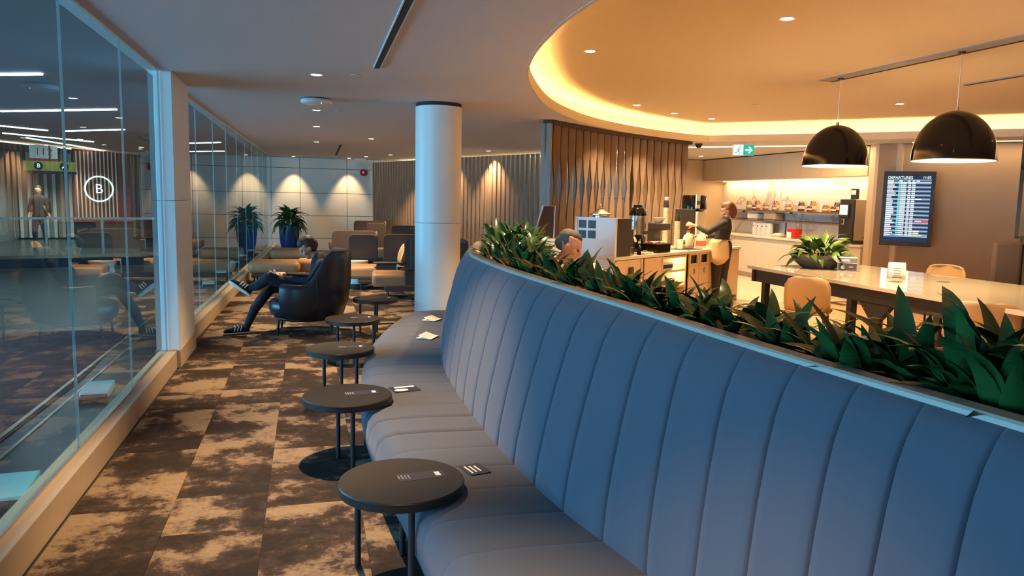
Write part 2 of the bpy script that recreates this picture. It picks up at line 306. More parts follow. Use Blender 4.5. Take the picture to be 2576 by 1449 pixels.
# back wall of cream panels
bw = struct('wall_back', G().box((6, 22.62, 1.32), (14.6, .16, 2.66)), M['joint'])
zs = [0, .352, 1.003, 1.649, 2.347, 2.65]; pxs = [-1.1, -.198, 1.11, 1.872, 3.18, 4.49, 5.8, 7.1]
for i in range(len(pxs)-1):
    for j in range(len(zs)-1):
        G().box(((pxs[i]+pxs[i+1])/2, 22.53, (zs[j]+zs[j+1])/2), (pxs[i+1]-pxs[i]-.012, .03, zs[j+1]-zs[j]-.012)).make('wall_panel', M['panel'], bw)
# wall behind the slat screen, with lit ceiling slot
A, B = Vector((2.9, 22.5)), Vector((6.6, 14.6)); d = (B-A).normalized(); nn = Vector((d.y, -d.x)); Lw = (B-A).length
ws = struct('wall_screen', G().box(((A.x+B.x)/2-nn.x*-.12, (A.y+B.y)/2+nn.y*.12*0, 1.32), (Lw, .1, 2.64), atan2(d.y, d.x)), M['joint'])
off = -nn if nn.dot(Vector((0, 0))-A) < 0 else nn
for i in range(7):
    for j in range(len(zs)-1):
        c = A+d*(Lw*(i+.5)/7); cc = Vector(((A.x+B.x)/2-nn.x*-.12, (A.y+B.y)/2)); mid = (A+B)/2; c = c+(cc-mid)+off*.065
        G().box((c.x, c.y, (zs[j]+zs[j+1])/2), (Lw/7-.012, .03, zs[j+1]-zs[j]-.012), atan2(d.y, d.x)).make('wall_panel', M['panel'], ws)
c0 = A+off*.25; c1 = B+off*.25
s = G().tube([(c0.x, c0.y, 2.60), (c1.x, c1.y, 2.60)], .022, 6).make('wall_wash_strip', M['led2']); tag(s, 'warm light line along the ceiling behind the slatted screen', 'light strip')
cm_ = (c0+c1)/2; area('wall_wash', (cm_.x, cm_.y, 2.6), (0, 0, atan2((c1-c0).y, (c1-c0).x)), (c1-c0).length*.98, .06, 130, WARM)
M['led3'] = emis('soft_slot_led', (1, .66, .28), 2.0)
def slot_light(name, label, a, b, power, mt='led2'):
    a = Vector(a); b = Vector(b); c = (a+b)/2; d = b-a; an = atan2(d.y, d.x)
    o = G().box((c.x, c.y, CZ-.006), (d.length, .035, .012), an).make(name, M[mt]); tag(o, label, 'light strip'); area(name, (c.x, c.y, CZ-.02), (0, 0, an), d.length, .03, power, WARM)
slot_light('ceiling_light_slot', 'bright warm light slot in the low ceiling in front of the kitchen niche', (7.0, 13.2), (9.2, 11.2), 42)
slot_light('wall_light_slot', 'warm light slot in the ceiling washing the taupe wall with the departures screen', (9.5, 10.35), (12.4, 7.45), 15, 'led3')
# right-hand walls
struct('wall_niche_end', G().box((8.2, 16.95, 1.32), (3.6, .16, 2.64)), M['cab'])
struct('wall_niche_back', G().box((10.0, 14, 1.32), (.12, 6.0, 2.64)), M['marble'])
struct('wall_niche_jamb', G().poly([(9.35, 11.12), (9.35, 10.98), (9.55, 10.6), (10.4, 10.6), (10.4, 11.12)], 0, CZ), M['cab'])
p0, p1 = Vector((9.3, 10.85)), Vector((13.2, 6.95)); d45 = Vector((1, -1)).normalized()
mid = (p0+p1)/2+Vector((.06, .06))
struct('wall_right', G().box((mid.x, mid.y, 1.32), ((p1-p0).length, .12, 2.64), -pi/4), M['taupe'])
struct('wall_far_right', G().box((13.2, 2, 1.45), (.12, 12.5, 2.98)), M['taupe'])
struct('wall_rear', G().box((6, -4.06, 1.45), (14.6, .12, 2.98)), M['taupe'])
G().box((11.3, 8.84, 0), (.001, .001, .001))

# ------------------------------------------------------------------ glass wall, pillar, sills
GX = -1.245
def pane(parent, a, b, z0, z1, name='glass_pane', m='glass'):
    a = Vector(a); b = Vector(b); c = (a+b)/2; d = b-a
    return G().box((c.x, c.y, (z0+z1)/2), (d.length-.006, .014, z1-z0), atan2(d.y, d.x)).make(name, M[m], parent)
w1 = thing('window_1', None, None, kind='structure'); w1['kind'] = 'structure'
js = [-3.9, -.2, 1.6, 3.1, 4.56, 5.9, 7.32]
for a, b in zip(js, js[1:]):
    pane(w1, (GX, a), (GX, b), .165, CZ-.004)
    G().box((GX, b, (CZ+.165)/2), (.0145, .003, CZ-.175)).make('pane_edge', M['edge'], w1)
G().box((GX, 1.7, CZ-.008), (.022, 11.2, .014)).make('head_channel', M['white'], w1)
G().box((GX, 1.7, .172), (.026, 11.2, .016)).make('base_channel', M['steel'], w1)
struct('sill_1', G().box((-1.235, 1.73, .083), (.15, 11.14, .166)), M['sill'], bevel=.004)
pl = struct('pillar', G().box((-1.215, 7.82, 2.087), (.15, .96, 1.127)), M['white'], bevel=.004)
G().box((-1.215, 7.82, .845), (.15, .96, 1.35)).make('lower_panel', M['white'], pl, bevel=.004)
G().box((-1.215, 7.82, .085), (.17, .98, .17)).make('base_block', M['sill'], pl, bevel=.004)
w2 = thing('window_2', None, None); w2['kind'] = 'structure'
pa, pb = Vector((-1.30, 8.3)), Vector((-.985, 22.5)); N2 = 10
for i in range(N2):
    a = pa.lerp(pb, i/N2); b = pa.lerp(pb, (i+1)/N2); pane(w2, a, b, .165, CZ-.004)
    G().box((b.x, b.y, (CZ+.165)/2), (.0145, .003, CZ-.175)).make('pane_edge', M['edge'], w2)
c = (pa+pb)/2; a2 = atan2((pb-pa).y, (pb-pa).x)
G().box((c.x, c.y, CZ-.008), (14.2, .022, .014), a2).make('head_channel', M['white'], w2)
G().box((c.x, c.y, .172), (14.2, .026, .016), a2).make('base_channel', M['steel'], w2)
struct('sill_2', G().box((c.x+.02, c.y, .083), (14.2, .16, .166), a2), M['sill'], bevel=.004)
# round column
t = struct('column', G().lathe([(.262, 0), (.262, 1.31)], (1.45, 8.66, 0), 48), M['white'], smooth=True)
G().lathe([(.262, 1.314), (.262, 2.61)], (1.45, 8.66, 0), 48).make('upper_sleeve', M['white'], t, smooth=True)
G().lathe([(.255, 2.6), (.255, 2.66)], (1.45, 8.66, 0), 48).make('shadow_gap', M['joint'], t, smooth=True)

# ------------------------------------------------------------------ concourse beyond the glass
cf = struct('floor_concourse', G().box((-9.7, 18, -.05), (16.7, 54, .1)), M['slate'])
G().poly([(-1.98, 1.0), (-1.86, 7.0), (-2.0, 9.6), (-5.5, 9.0), (-5.5, 0)], 0, .006).make('red_carpet', M['redcarpet'], cf)
G().box((-1.93, 5, .004), (.03, 12, .008)).make('floor_strip', M['steel'], cf); G().box((-1.78, 5, .004), (.02, 12, .008)).make('floor_strip', M['steel'], cf)
struct('ceiling_concourse', G().box((-9.7, 18, 2.80), (16.7, 54, .1)), M['darkceil'])
struct('wall_concourse', G().box((-10, 33, 1.4), (16, .2, 2.8)), M['greywall'])
wf = struct('wall_windows', G().box((-9.05, 3.5, .28), (.2, 21, .56)), M['greywall'])
G().box((-9.05, 29, 1.4), (.2, 26, 2.8)).make('solid_wall', M['greywall'], wf)
for i in range(8): G().box((-9.05, -6+2.75*i, 1.65), (.12, .08, 2.25)).make('window_mullion', M['white'], wf)
lines = [((-4.41, 13.1), (-2.6, 12.0)), ((-4.4, 9.6), (-2.55, 8.7)), ((-4.62, 16.9), (-3.3, 15.8)), ((-5.6, 15.9), (-4.9, 16.9)), ((-6.1, 18.2), (-4.9, 20.2)), ((-6.1, 19.6), (-5.5, 26.0)), ((-3.3, 20), (-1.9, 18.6)), ((-4.0, 24), (-2.2, 22.4)), ((-6.5, 12.2), (-5.2, 11.3)), ((-7.4, 21), (-6.4, 24))]
for i, (a, b) in enumerate(lines):
    a = Vector(a); b = Vector(b); c = (a+b)/2; d = b-a
    o = G().box((c.x, c.y, 2.742), (d.length, .045, .02), atan2(d.y, d.x)).make('linear_ceiling_light', M['linlight'])
    tag(o, 'thin white linear light set in the dark concourse ceiling beyond the glass', 'ceiling light', 'linear lights in the concourse ceiling')
for i, (x, y) in enumerate(((-3.4, 12.5), (-5.0, 19.5), (-4.2, 22.0), (-6.6, 22.5), (-7.6, 25.5))):  # added ceiling lamps, only there to brighten the concourse
    t = thing('concourse_fill_lamp', 'added round fill lamp in the concourse ceiling beyond the glass', 'downlight', (x, y, 2.75), 0, 'added concourse fill lamps'); G().lathe([(.06, -.004), (.075, -.004), (.075, 0)], n=20).make('trim_ring', M['plastic'], t); G().lathe([(.06, -.005), (.06, -.002)], n=20).make('lens', M['lens'], t); spot(t, (0, 0, -.02), 260, 130, .8, (1, .86, .72))
# slatted pier with the round letter sign
D = Vector((-.232, .973)); Q = Vector((.973, .232)); base = D*24
t = thing('gate_sign_wall', 'red slatted pier with a glowing round letter B sign across the concourse', 'sign wall', (base.x, base.y, 0), atan2(Q.y, Q.x))
G().box((.1, .12, 1.75), (1.35, .2, 1.9)).make('backing', M['redwall'], t); G().box((.1, .12, .78), (1.5, .3, .1)).make('ledge', M['redwall'], t); G().box((.1, .16, .37), (1.4, .3, .74)).make('base', M['darkplas'], t)
for i in range(11): G().box((-.52+.095*i, -.02, 1.75), (.035, .06, 1.8)).make('slat', M['wslat'], t)
G().tube([(.0+.34*cos(k*pi/16), -.09, 1.64+.34*sin(k*pi/16)) for k in range(32)], .024, 6, True).make('sign_ring', M['signlight'], t)
text('B', .36, M['signlight'], t, (0, -.1, 1.63), (pi/2, 0, 0), 'sign_letter', .01, 'CENTER')
t = thing('person', 'distant walking traveller with a backpack in the concourse', 'person', (-6.95, 22.95, 0))
b_ = Vector((-6.95, 22.95, 0))
def Q_(*p): return (b_.x+p[0], b_.y+p[1], p[2], p[3])
walker = dict(body=[[Q_(0, 0, 1.58, .09), Q_(0, 0, 1.5, .075), Q_(0, 0, 1.42, .05)], [Q_(.02, 0, 1.3, .1), Q_(.22, 0, .98, .035), Q_(.27, -.05, .82, .03)], [Q_(-.02, 0, 1.3, .1), Q_(-.22, 0, .98, .035), Q_(-.24, -.08, .82, .03)], [Q_(0, 0, 1.4, .06), Q_(0, 0, 1.0, .1)]],
    coat=[[Q_(0, 0, 1.34, .14), Q_(0, 0, 1.0, .14), Q_(0, 0, .88, .15)], [Q_(.15, 0, 1.34, .07), Q_(.23, 0, 1.02, .052)], [Q_(-.15, 0, 1.34, .07), Q_(-.23, 0, 1.02, .052)]],
    trousers=[[Q_(.08, 0, .88, .1), Q_(.09, .08, .48, .07), Q_(.09, .2, .1, .05)], [Q_(-.08, 0, .88, .1), Q_(-.09, -.12, .48, .07), Q_(-.09, -.1, .08, .05)]], backpack=[[Q_(.12, .16, 1.25, .13), Q_(.12, .17, 1.0, .14)]], hair=[[Q_(0, .02, 1.62, .095), Q_(0, .05, 1.55, .08)]], shoes=[[Q_(.09, .2, .05, .05), Q_(.09, .08, .04, .045)], [Q_(-.09, -.1, .05, .05), Q_(-.09, -.22, .04, .045)]])
WALK = (t, walker)
# grey slat wall and signs
t = thing('concourse_slat_wall', 'long pale grey slatted wall at the far side of the concourse', 'slat wall', (-8.2, 27.5, 0), .3)
G().box((0, .15, 1.4), (6, .1, 2.7)).make('backing', M['greywall'], t)
for i in range(26): G().box((-2.9+.23*i, 0, 1.4), (.09, .14, 2.7)).make('slat', M['white' if i % 3 else 'wslat'], t)
base = Vector((-.283, .959))*23
t = thing('gate_number_board', 'white hanging board with red gate numbers and a red band', 'sign', (base.x, base.y, 2.3), .28)
G().box((0, 0, .22), (.62, .05, .4)).make('board', M['plastic'], t); G().box((0, -.005, .04), (.62, .05, .08)).make('band', M['red'], t); G().box((0, 0, .44), (.05, .03, .1)).make('hanger', M['darkplas'], t)
for dx, ch in ((-.13, '1'), (0, '1'), (.14, '2')): text(ch, .26, M['red'], t, (dx, -.03, .24), (pi/2, 0, 0), 'numeral', .004, 'CENTER')
t = thing('wayfinding_sign', 'yellow hanging direction sign with a black round B', 'sign', (base.x*.98-.02, base.y*.98, 1.98), .28)
G().box((.15, 0, .2), (1.15, .05, .24)).make('board', M['yellow'], t); G().box((.15, 0, .04), (1.15, .05, .07)).make('lower_band', M['navy'], t); G().box((.15, 0, .55), (.04, .03, .46)).make('hanger', M['darkplas'], t)
for dx, s in ((-.1, 'B'), (.45, '\u2197')):
    G().tube([(dx, -.02, .2), (dx, -.036, .2)], .1, 20).make('disc', M['joint'], t)
    if s == 'B': text(s, .14, M['signwhite'], t, (dx, -.04, .2), (pi/2, 0, 0), 'letter', .002, 'CENTER')
    else: G().box((dx, -.04, .2), (.13, .004, .025), 0, 0, -.8).box((dx+.04, -.04, .215), (.025, .004, .06), 0).make('arrow', M['signwhite'], t)
t = thing('glass_barrier', 'low glass balustrade with steel rail on the concourse ledge', 'barrier', (-5.6, 15.8, 0), 0)
gb0, gb1 = Vector((-7.2, 17.0)), Vector((-3.3, 18.4))
for i in range(4):
    a = gb0.lerp(gb1, i/4); b = gb0.lerp(gb1, (i+1)/4); c = (a+b)/2; an = atan2((b-a).y, (b-a).x)
    G().box((c.x, c.y, .55), ((b-a).length-.05, .02, .8), an).make('glass_panel', M['clear'], t, world=True)
    G().box((a.x, a.y, .5), (.05, .05, 1.0), an).make('post', M['steel'], t, world=True)
c = (gb0+gb1)/2; an = atan2((gb1-gb0).y, (gb1-gb0).x)
G().box((c.x, c.y, 1.0), ((gb1-gb0).length, .05, .05), an).make('rail', M['steel'], t, world=True); G().box((c.x, c.y+.3, .09), ((gb1-gb0).length+1.5, .9, .18), an).make('ledge', M['plinth'], t, world=True)
for i, (x, y) in enumerate(((-1.52, 4.36), (-1.62, 6.5), (-1.67, 13.95), (-1.67, 15.9), (-1.6, 18.1), (-1.56, 20.1), (-1.5, 21.9))):  # low pale blocks standing in for pale patches on the floor
    t = thing('pale_floor_block', '%s pale square stand-in for a floor patch outside the glass wall, counted from the camera' % ORD[i], 'floor block', (x, y, 0), .1, 'pale floor blocks outside the glass')
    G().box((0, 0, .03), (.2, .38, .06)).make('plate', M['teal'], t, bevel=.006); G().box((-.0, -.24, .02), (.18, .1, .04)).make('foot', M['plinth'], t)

# ------------------------------------------------------------------ curved bench and planter
RIM = [(-.5, 1.45), (.3, 1.36), (1.07, 1.283), (1.85, 1.217), (2.6, 1.18), (3.3, 1.133), (4.3, 1.083), (5.2, 1.10), (5.7, 1.165), (6.2, 1.30), (6.8, 1.45), (7.6, 1.70)]
JOIN = [(-.5, 1.36), (.3, 1.27), (1.07, 1.185), (2.15, 1.078), (2.69, .972), (3.2, .92), (4.2, .90), (5.2, .94), (6.2, 1.08), (7.0, 1.225), (7.6, 1.36), (8.25, 1.55)]
FRONT = [(-.5, .83), (.3, .73), (1.07, .62), (2.1, .48), (2.64, .425), (3.1, .395), (3.7, .345), (4.26, .318), (4.86, .335), (5.7, .40), (6.33, .50), (7.2, .73), (7.85, .97), (8.25, 1.18)]
SEAT = .38
bench = thing('curved_bench', 'long curved blue-grey channel-tufted bench along the planter', 'bench', (1.0, 3.5, 0))
seams = [-.4, -.2, 0, .2, .4, .6, .78, .96, 1.12, 1.30, 1.48, 1.69, 1.91, 2.17, 2.43, 2.71, 2.99]
while seams[-1] < 7.4: seams.append(seams[-1]+.27)
# back profile parameters: (fraction towards rim, height); then roll over
PROF = [(0, .33), (.05, .40), (.16, .5), (.34, .66), (.53, .82), (.70, .96), (.80, 1.05), (.88, 1.11), (.97, 1.155), (1.12, 1.178), (1.3, 1.18)]
def back_pt(y, k, bulge):
    fr, z = PROF[k]; xr, xj = interp(RIM, y), interp(JOIN, y)
    x = xj+(xr-xj)*min(fr, 1) + (max(fr-1, 0)*.16); x -= .035*sin(pi*min(1, k/8.0)) + bulge
    return (x, y, z - (.006 if bulge < 0 and k > 5 else 0))
def bulge(t, dep, edge=.09):
    q = min(t, 1-t)/edge; q = min(1, q); return dep*(2*q-q*q)-dep*.75
for a, b in zip(seams, seams[1:]):
    ts = [0, .012, .03, .06, .2, .5, .8, .94, .97, .988, 1]
    rows = []
    for k in range(len(PROF)):
        fade = 1 if k < 6 else max(.0, 1-(k-5)/4)
        rows.append([back_pt(a+(b-a)*t, k, bulge(t, .022*fade, .055)) for t in ts])
    G().grid(rows).make('back_channel', M['fabric'], bench, world=True, smooth=True, ang=75)
# seat cushions: same rhythm
ys = seams+[7.75, 8.05]
for a, b in zip(ys, ys[1:]):
    rows = []; deep = .02 if abs(a-4.07) < .1 or abs(b-4.07) < .1 else .004
    for j in range(9):
        t = [0, .03, .09, .2, .5, .8, .91, .97, 1][j]; y = a+(b-a)*t; xf_ = interp(FRONT, y); xj = interp(JOIN, y)+.06; q = bulge(t, deep, .09)
        rows.append([(xf_+dx, y, z+q*(1 if z > .2 else 0)) for dx, z in ((.05, .11), (.012, .13), (-.012, .20), (-.014, .27), (-.002, .33), (.03, .366), (.09, .381), (.25, .385), (.4, .382))]+[(xj, y, .375+q)])
    G().grid(rows).make('seat_channel', M['fabric'], bench, world=True, smooth=True, ang=75)
ye = 8.05; G().add([(interp(FRONT, ye)+dx, ye, z) for dx, z in ((.05, .11), (-.012, .2), (-.002, .33), (.05, .375))]+[(interp(JOIN, ye)+.06, ye, .375), (interp(JOIN, ye)+.06, ye, .11)], [(0, 1, 2, 3, 4, 5)]).make('seat_end', M['fabric'], bench, world=True)
yy = [-.5+.25*i for i in range(35)]
rows = [[(interp(FRONT, y)+.12, y, z) for y in yy] for z in (0, .13)]; rows += [[(interp(JOIN, y)+.1, y, z) for y in yy] for z in (.13, 0)]
G().grid(rows).make('plinth', M['plinth'], bench, world=True)
# planter trough behind
planter = thing('curved_planter', 'curved planter trough with brushed trim behind the bench', 'planter', (1.5, 3.5, 0))
py = [-.5+.15*i for i in range(54)]
def rimn(y): 
    dx = (interp(RIM, y+.05)-interp(RIM, y-.05))/.1; n = Vector((1, -dx)).normalized(); return n
def rimo(y, d): n = rimn(y); x = interp(RIM, y); return (x+n.x*d, y+n.y*d)
rows = [[(*rimo(y, d), z) for y in py] for d, z in ((.03, 1.15), (.03, 1.19), (.036, 1.196), (.085, 1.196), (.09, 1.19), (.09, .9))]
G().grid(rows).make('front_trim', M['trim'], planter, world=True, smooth=True)
rows = [[(*rimo(y, d), z) for y in py] for d, z in ((.62, .9), (.62, 1.10), (.66, 1.10), (.66, 0))]
G().grid(rows).make('rear_panel', M['counter'], planter, world=True)
rows = [[(*rimo(y, d), z) for y in py] for d, z in ((.06, 1.0), (.64, 1.0))]
G().grid(rows).make('soil', M['soil'], planter, world=True)
yE = py[-1]; a = [(*rimo(yE, d), z) for d, z in ((-.2, .0), (-.2, .4), (0.03, 1.18), (.66, 1.1), (.66, 0))]; G().add(a, [(0, 1, 2, 3, 4)]).make('end_panel', M['fabric'], planter, world=True)

# leaf meshes
def leaf_mesh(name, m, L=.24, W=.03, droop=.5, seg=6, fold=.25, pointy=1.0):
    v = []; f = []
    for i in range(seg+1):
        t = i/seg; a = droop*t*t; x = L*(t-.18*a*t); z = -L*a*t*.6
        wd = W*(sin(pi*min(1, t**.75*.98+.02))**.8)*pointy if 0 < i < seg else (.004 if i == 0 else 0.0008)
        v += [(x, -wd, z+wd*fold), (x, 0, z), (x, wd, z+wd*fold)]
    for i in range(seg):
        f += [(3*i, 3*i+1, 3*i+4, 3*i+3), (3*i+1, 3*i+2, 3*i+5, 3*i+4)]
    me = bpy.data.meshes.new(name); me.from_pydata(v, [], f); me.materials.append(m)
    for p in me.polygons: p.use_smooth = True
    return me
LV = [leaf_mesh('leaf', M['leafA'], L, W, dr, 8, fo) for L, W, dr, fo in ((.25, .028, .5, .3), (.28, .031, .8, .2), (.22, .031, 1.1, .35), (.26, .027, .25, .3))]
LB = [leaf_mesh('leaf', M['leafB'], L, W, dr, 6, fo) for L, W, dr, fo in ((.30, .052, .8, .3), (.26, .056, 1.2, .2), (.28, .046, .4, .35))]
LC = [leaf_mesh('leaf', M['leafC'], L, W, dr, 6, fo) for L, W, dr, fo in ((.42, .062, 1.0, .3), (.46, .066, 1.5, .2), (.4, .058, .6, .35))]
def leafobj(me, parent, loc, az, el, roll, s):
    o = bpy.data.objects.new('leaf', me); COL.objects.link(o); o.parent = parent; o.location = loc
    o.rotation_euler = (Matrix.Rotation(az, 3, 'Z') @ Matrix.Rotation(-el, 3, 'Y') @ Matrix.Rotation(roll, 3, 'X')).to_euler(); o.scale = (s, s, s); return o
def plant(loc, n, top, name, label, group=None, rad=.06, out=None):
    t = thing(name, label, 'plant', loc, random.random()*6.28, group)
    g = G()
    for k in range(3):
        a = k*2.1+random.random(); g.tube([(cos(a)*.03, sin(a)*.03, 0), (cos(a)*rad*.8, sin(a)*rad*.8, top*.75)], .008, 5)
    g.make('stem', M['stem'], t)
    for i in range(n):
        f = i/n; a = i*2.4+random.random()*.8; el = -.1+1.25*f+random.uniform(-.25, .25); z = top*(.12+.55*f+random.uniform(-.05, .05)); r = rad*(1-.4*f)
        az = a+random.uniform(-.3, .3); wa = az+t.rotation_euler.z; near = max(0, cos(wa-out)) if out is not None else 0
        if near > .0: el = max(el, .75+near*.6)
        leafobj(random.choice(LV), t, (cos(a)*r, sin(a)*r, z), az, el, random.uniform(-.6, .6), random.uniform(.75, 1.08))
    return t
y = .35; cnt = 0
while y < 7.55:
    for d in (.235, .37, .53):
        q = rimo(y+random.uniform(-.06, .06), d+random.uniform(-.03, .03)); far = y > 4.2
        pz = 1.0+.015*max(0, min(1, (1.75-y)/.5))-.09*max(0, min(1, (y-1.4)/.6))*max(0, min(1, (6.9-y)/.8)); plant((*q, pz), 38 if not far else 30, .22+random.uniform(-.03, .03)+(.03 if d > .2 else -.02)+(.05 if y > 6.9 else 0), 'leafy_plant', 'dark green broad-leaved plant in the curved planter behind the bench', 'leafy plants in the curved planter', out=(atan2(-rimn(y).y, -rimn(y).x) if d < .4 else None))
    y += .21 if y < 4.2 else .25
for (d, y) in ((.12, 2.35),):
    q = rimo(y, d); o = leafobj(leaf_mesh('fallen_leaf', M['leafy'], .09, .018, .6), None, (*q, 1.2), 2.2, .1, .3, 1); o.name = 'fallen_leaf'; tag(o, 'small yellow fallen leaf lying on the planter trim', 'leaf')

# ------------------------------------------------------------------ side tables
TZ = .435
tabs = [(.366, 3.03, [(-.17, .16), (.03, .21), (.015, -.2)]), (.2175, 4.45, [(-.05, .15), (.02, -.17), (.17, .06)]), (.2335, 5.87, [(-.0, -.17), (.13, .12), (-.12, .12)]), (.412, 7.31, [(.0, -.15), (.2, .08), (-.14, .12)]), (.748, 8.73, [(-.02, -.16), (.03, .18), (-.17, .08)])]
names = ['nearest of the five round black side tables, by the bench front', 'second nearest round black side table along the bench', 'third round black side table from the camera, with a label strip', 'round black side table just in front of the black armchair', 'farthest round black side table, in front of the tan lounge seat']
for (x, y, legs), lab in zip(tabs, names):
    t = thing('side_table', lab, 'table', (x, y, 0), 0, 'round side tables along the bench')
    G().lathe([(.250, TZ-.042), (.259, TZ-.038), (.2605, TZ-.006), (.2565, TZ), (.0, TZ)], (0, 0, 0), 64).make('tabletop', M['tabletop'], t, smooth=True, ang=30)
    for lx, ly in legs: G().cyl((lx, ly, 0), .0135, TZ-.04, 14).make('leg', M['black'], t, smooth=True)
    (ax, ay), (bx, by) = legs[0], legs[1]
    G().tube([(legs[1][0], legs[1][1], .10), (legs[1][0]+.2, legs[1][1]+.03, .10)], .009, 8).make('foot_bar', M['black'], t, smooth=True)
    st = G().box((.155, .035, TZ+.0008), (.022, .045, .0012), .12).make('label_strip', M['paper'], t)
    g = G()
    for q in range(4): g.box((-.01+.014*q, .02, TZ+.0007), (.005, .035+.01*(q % 2), .001), .12)
    g.make('label_text', M['scrgrey'] if False else M['greywall'], t)
    G().box((.085, .025, TZ+.0004), (.2, .085, .0008), .12).make('label_plate', M['navy'], t)
# leaflets on the bench
def card(x, y, z, sx, sy, rz, m, name, label, cat='leaflet', tilt=0):
    t = thing(name, label, cat, (x, y, z), rz)
    G().box((0, 0, .0015), (sx, sy, .003), 0, tilt).make('sheet', M[m], t); return t
t = card(.585, 4.70, SEAT+.006, .17, .14, .2, 'navy', 'leaflet', 'dark folded leaflet with a pale oval lying on the bench seat')
G().lathe([(.045, 0), (.045, .001)], (-.03, -.025, .0032), 20, 1, .6).make('print_oval', M['paper'], t); G().box((.01, .045, .0034), (.13, .03, .0008)).make('print_band', M['paper'], t)
t = card(.715, 3.21, SEAT+.006, .10, .13, .25, 'navy', 'leaflet', 'small dark card with white lines on the bench, behind the nearest table')
for q in range(3): G().box((-.03+.022*q, .0, .0034), (.008, .09-.01*q, .0008)).make('print_line', M['paper'], t)
t = card(1.0, 6.46, SEAT+.008, .14, .2, -.5, 'paper', 'leaflet', 'white sheet on the bench seat, nearer of the two against the back'); G().box((.0, .0, .014), (.1, .2, .002), 0, .0, .3).make('folded_flap', M['paper'], t)
t = card(1.19, 7.4, SEAT+.008, .14, .18, -.6, 'paper', 'leaflet', 'white sheet on the bench seat near the round column'); G().box((.0, .0, .014), (.1, .18, .002), 0, 0, .3).make('folded_flap', M['paper'], t)

# ------------------------------------------------------------------ black tub armchair
def tub(loc, rz, label):
    t = thing('tub_armchair', label, 'chair', loc, rz)          # opens towards local -x
    rows_o, rows_i = [], []; n = 40; a0 = R(128)
    def top(a): q = max(0, min(1, (R(92)-abs(a))/R(42))); return .60+.37*(q*q*(3-2*q))
    def ring(r, a, sx=1): return (r*cos(a)*1.05+.02, r*sin(a))
    angs = [-a0+2*a0*i/n for i in range(n+1)]
    def col(a):
        h = top(a); P = []
        for fr, r in ((0, .36), (.03, .385), (.25, .435), (.55, .455), (.85, .447), (.95, .44), (1, .41)): P.append((*ring(r+.03*max(0, (h-.6)/.4)*fr, a), .19+(h-.19)*fr))
        for fr, r in ((.97, .37), (.8, .345), (.35, .33), (.2, .32)): P.append((*ring(r+.03*max(0, (h-.6)/.4)*fr, a), .19+(h-.19)*fr))
        return P
    g = G().grid([col(a) for a in angs]); m = len(col(0)); g.f += [list(range(m)), [len(g.v)-m+i for i in range(m)][::-1]]
    g.make('shell', M['leather'], t, smooth=True, ang=60)
    g = G()
    for a in (-R(75), R(75), 0): g.tube([(p[0]*1.004, p[1]*1.004, p[2]) for p in col(a)[:7]], .004, 5)
    g.make('piping', M['leather'], t, smooth=True)
    G().lathe([(.30, .2), (.35, .22), (.37, .3), (.36, .37), (.32, .40), (.0, .41)], (-.03, 0, 0), 32, 1.05, .95).make('seat_cushion', M['leather'], t, smooth=True, ang=60)
    G().lathe([(.33, .165), (.36, .185), (.36, .2)], (0, 0, 0), 32).make('base_frame', M['black'], t, smooth=True)
    for lx, ly in ((-.3, -.28), (-.3, .28), (.3, -.26), (.3, .26)): G().tube([(lx, ly, 0), (lx*.95, ly*.95, .18)], [.012, .016], 10).make('leg', M['black'], t, smooth=True)
    return t
tub((-.03, 9.10, 0), -.05, 'black leather tub armchair on the carpet with the person in it')

# ------------------------------------------------------------------ people
def blob(name, chains, m, parent, vox=.012, it=4):
    g = G()
    for c in chains: g.chain(c)
    o = g.make(name, m, parent, world=True, smooth=True, ang=180)
    r = o.modifiers.new('r', 'REMESH'); r.mode = 'VOXEL'; r.voxel_size = vox; r.use_smooth_shade = True
    s = o.modifiers.new('s', 'SMOOTH'); s.factor = .5; s.iterations = it; return o
def V(*a): return Vector(a)
def head_chains(c, fwd, up, s=1.0):
    # skull, jaw, nose, brow, ears, chin, lips
    f = Vector(fwd).normalized(); u = Vector(up); u = (u-f*u.dot(f)).normalized(); l = u.cross(f); c = Vector(c)
    def P(a, b, d, r): q = c+f*a*s+l*b*s+u*d*s; return (q.x, q.y, q.z, r*s)
    ch = [[P(-.02, 0, .035, .088), P(.012, 0, .03, .084)], [P(.01, 0, -.02, .072), P(.035, 0, -.075, .048)], [P(.05, .0, -.095, .03)], [P(.088, 0, .005, .013), P(.108, 0, -.028, .014)], [P(.098, .0, -.032, .018)],
          [P(.073, -.04, .022, .02), P(.082, 0, .022, .018), P(.073, .04, .022, .02)], [P(.082, -.018, -.062, .011), P(.088, 0, -.06, .012), P(.082, .018, -.062, .011)],
          [P(-.005, .085, .0, .018), P(-.012, .088, -.03, .012)], [P(-.005, -.085, .0, .018), P(-.012, -.088, -.03, .012)], [P(.055, .038, -.03, .03)], [P(.055, -.038, -.03, .03)]]
    eyes = [P(.082, s_*.032, -.002, .011) for s_ in (-1, 1)]
    return ch, eyes, P
def hair_chains(P, full=0):
    ch = [[P(-.03, 0, .055, .09), P(.02, 0, .065, .078)], [P(-.06, 0, .01, .075)], [P(-.045, .03, -.03, .05), P(-.045, -.03, -.03, .05)], [P(-.01, .06, .03, .042), P(-.01, -.06, .03, .042)], [P(.05, -.03, .085, .035), P(.05, .03, .085, .035)]]
    return ch
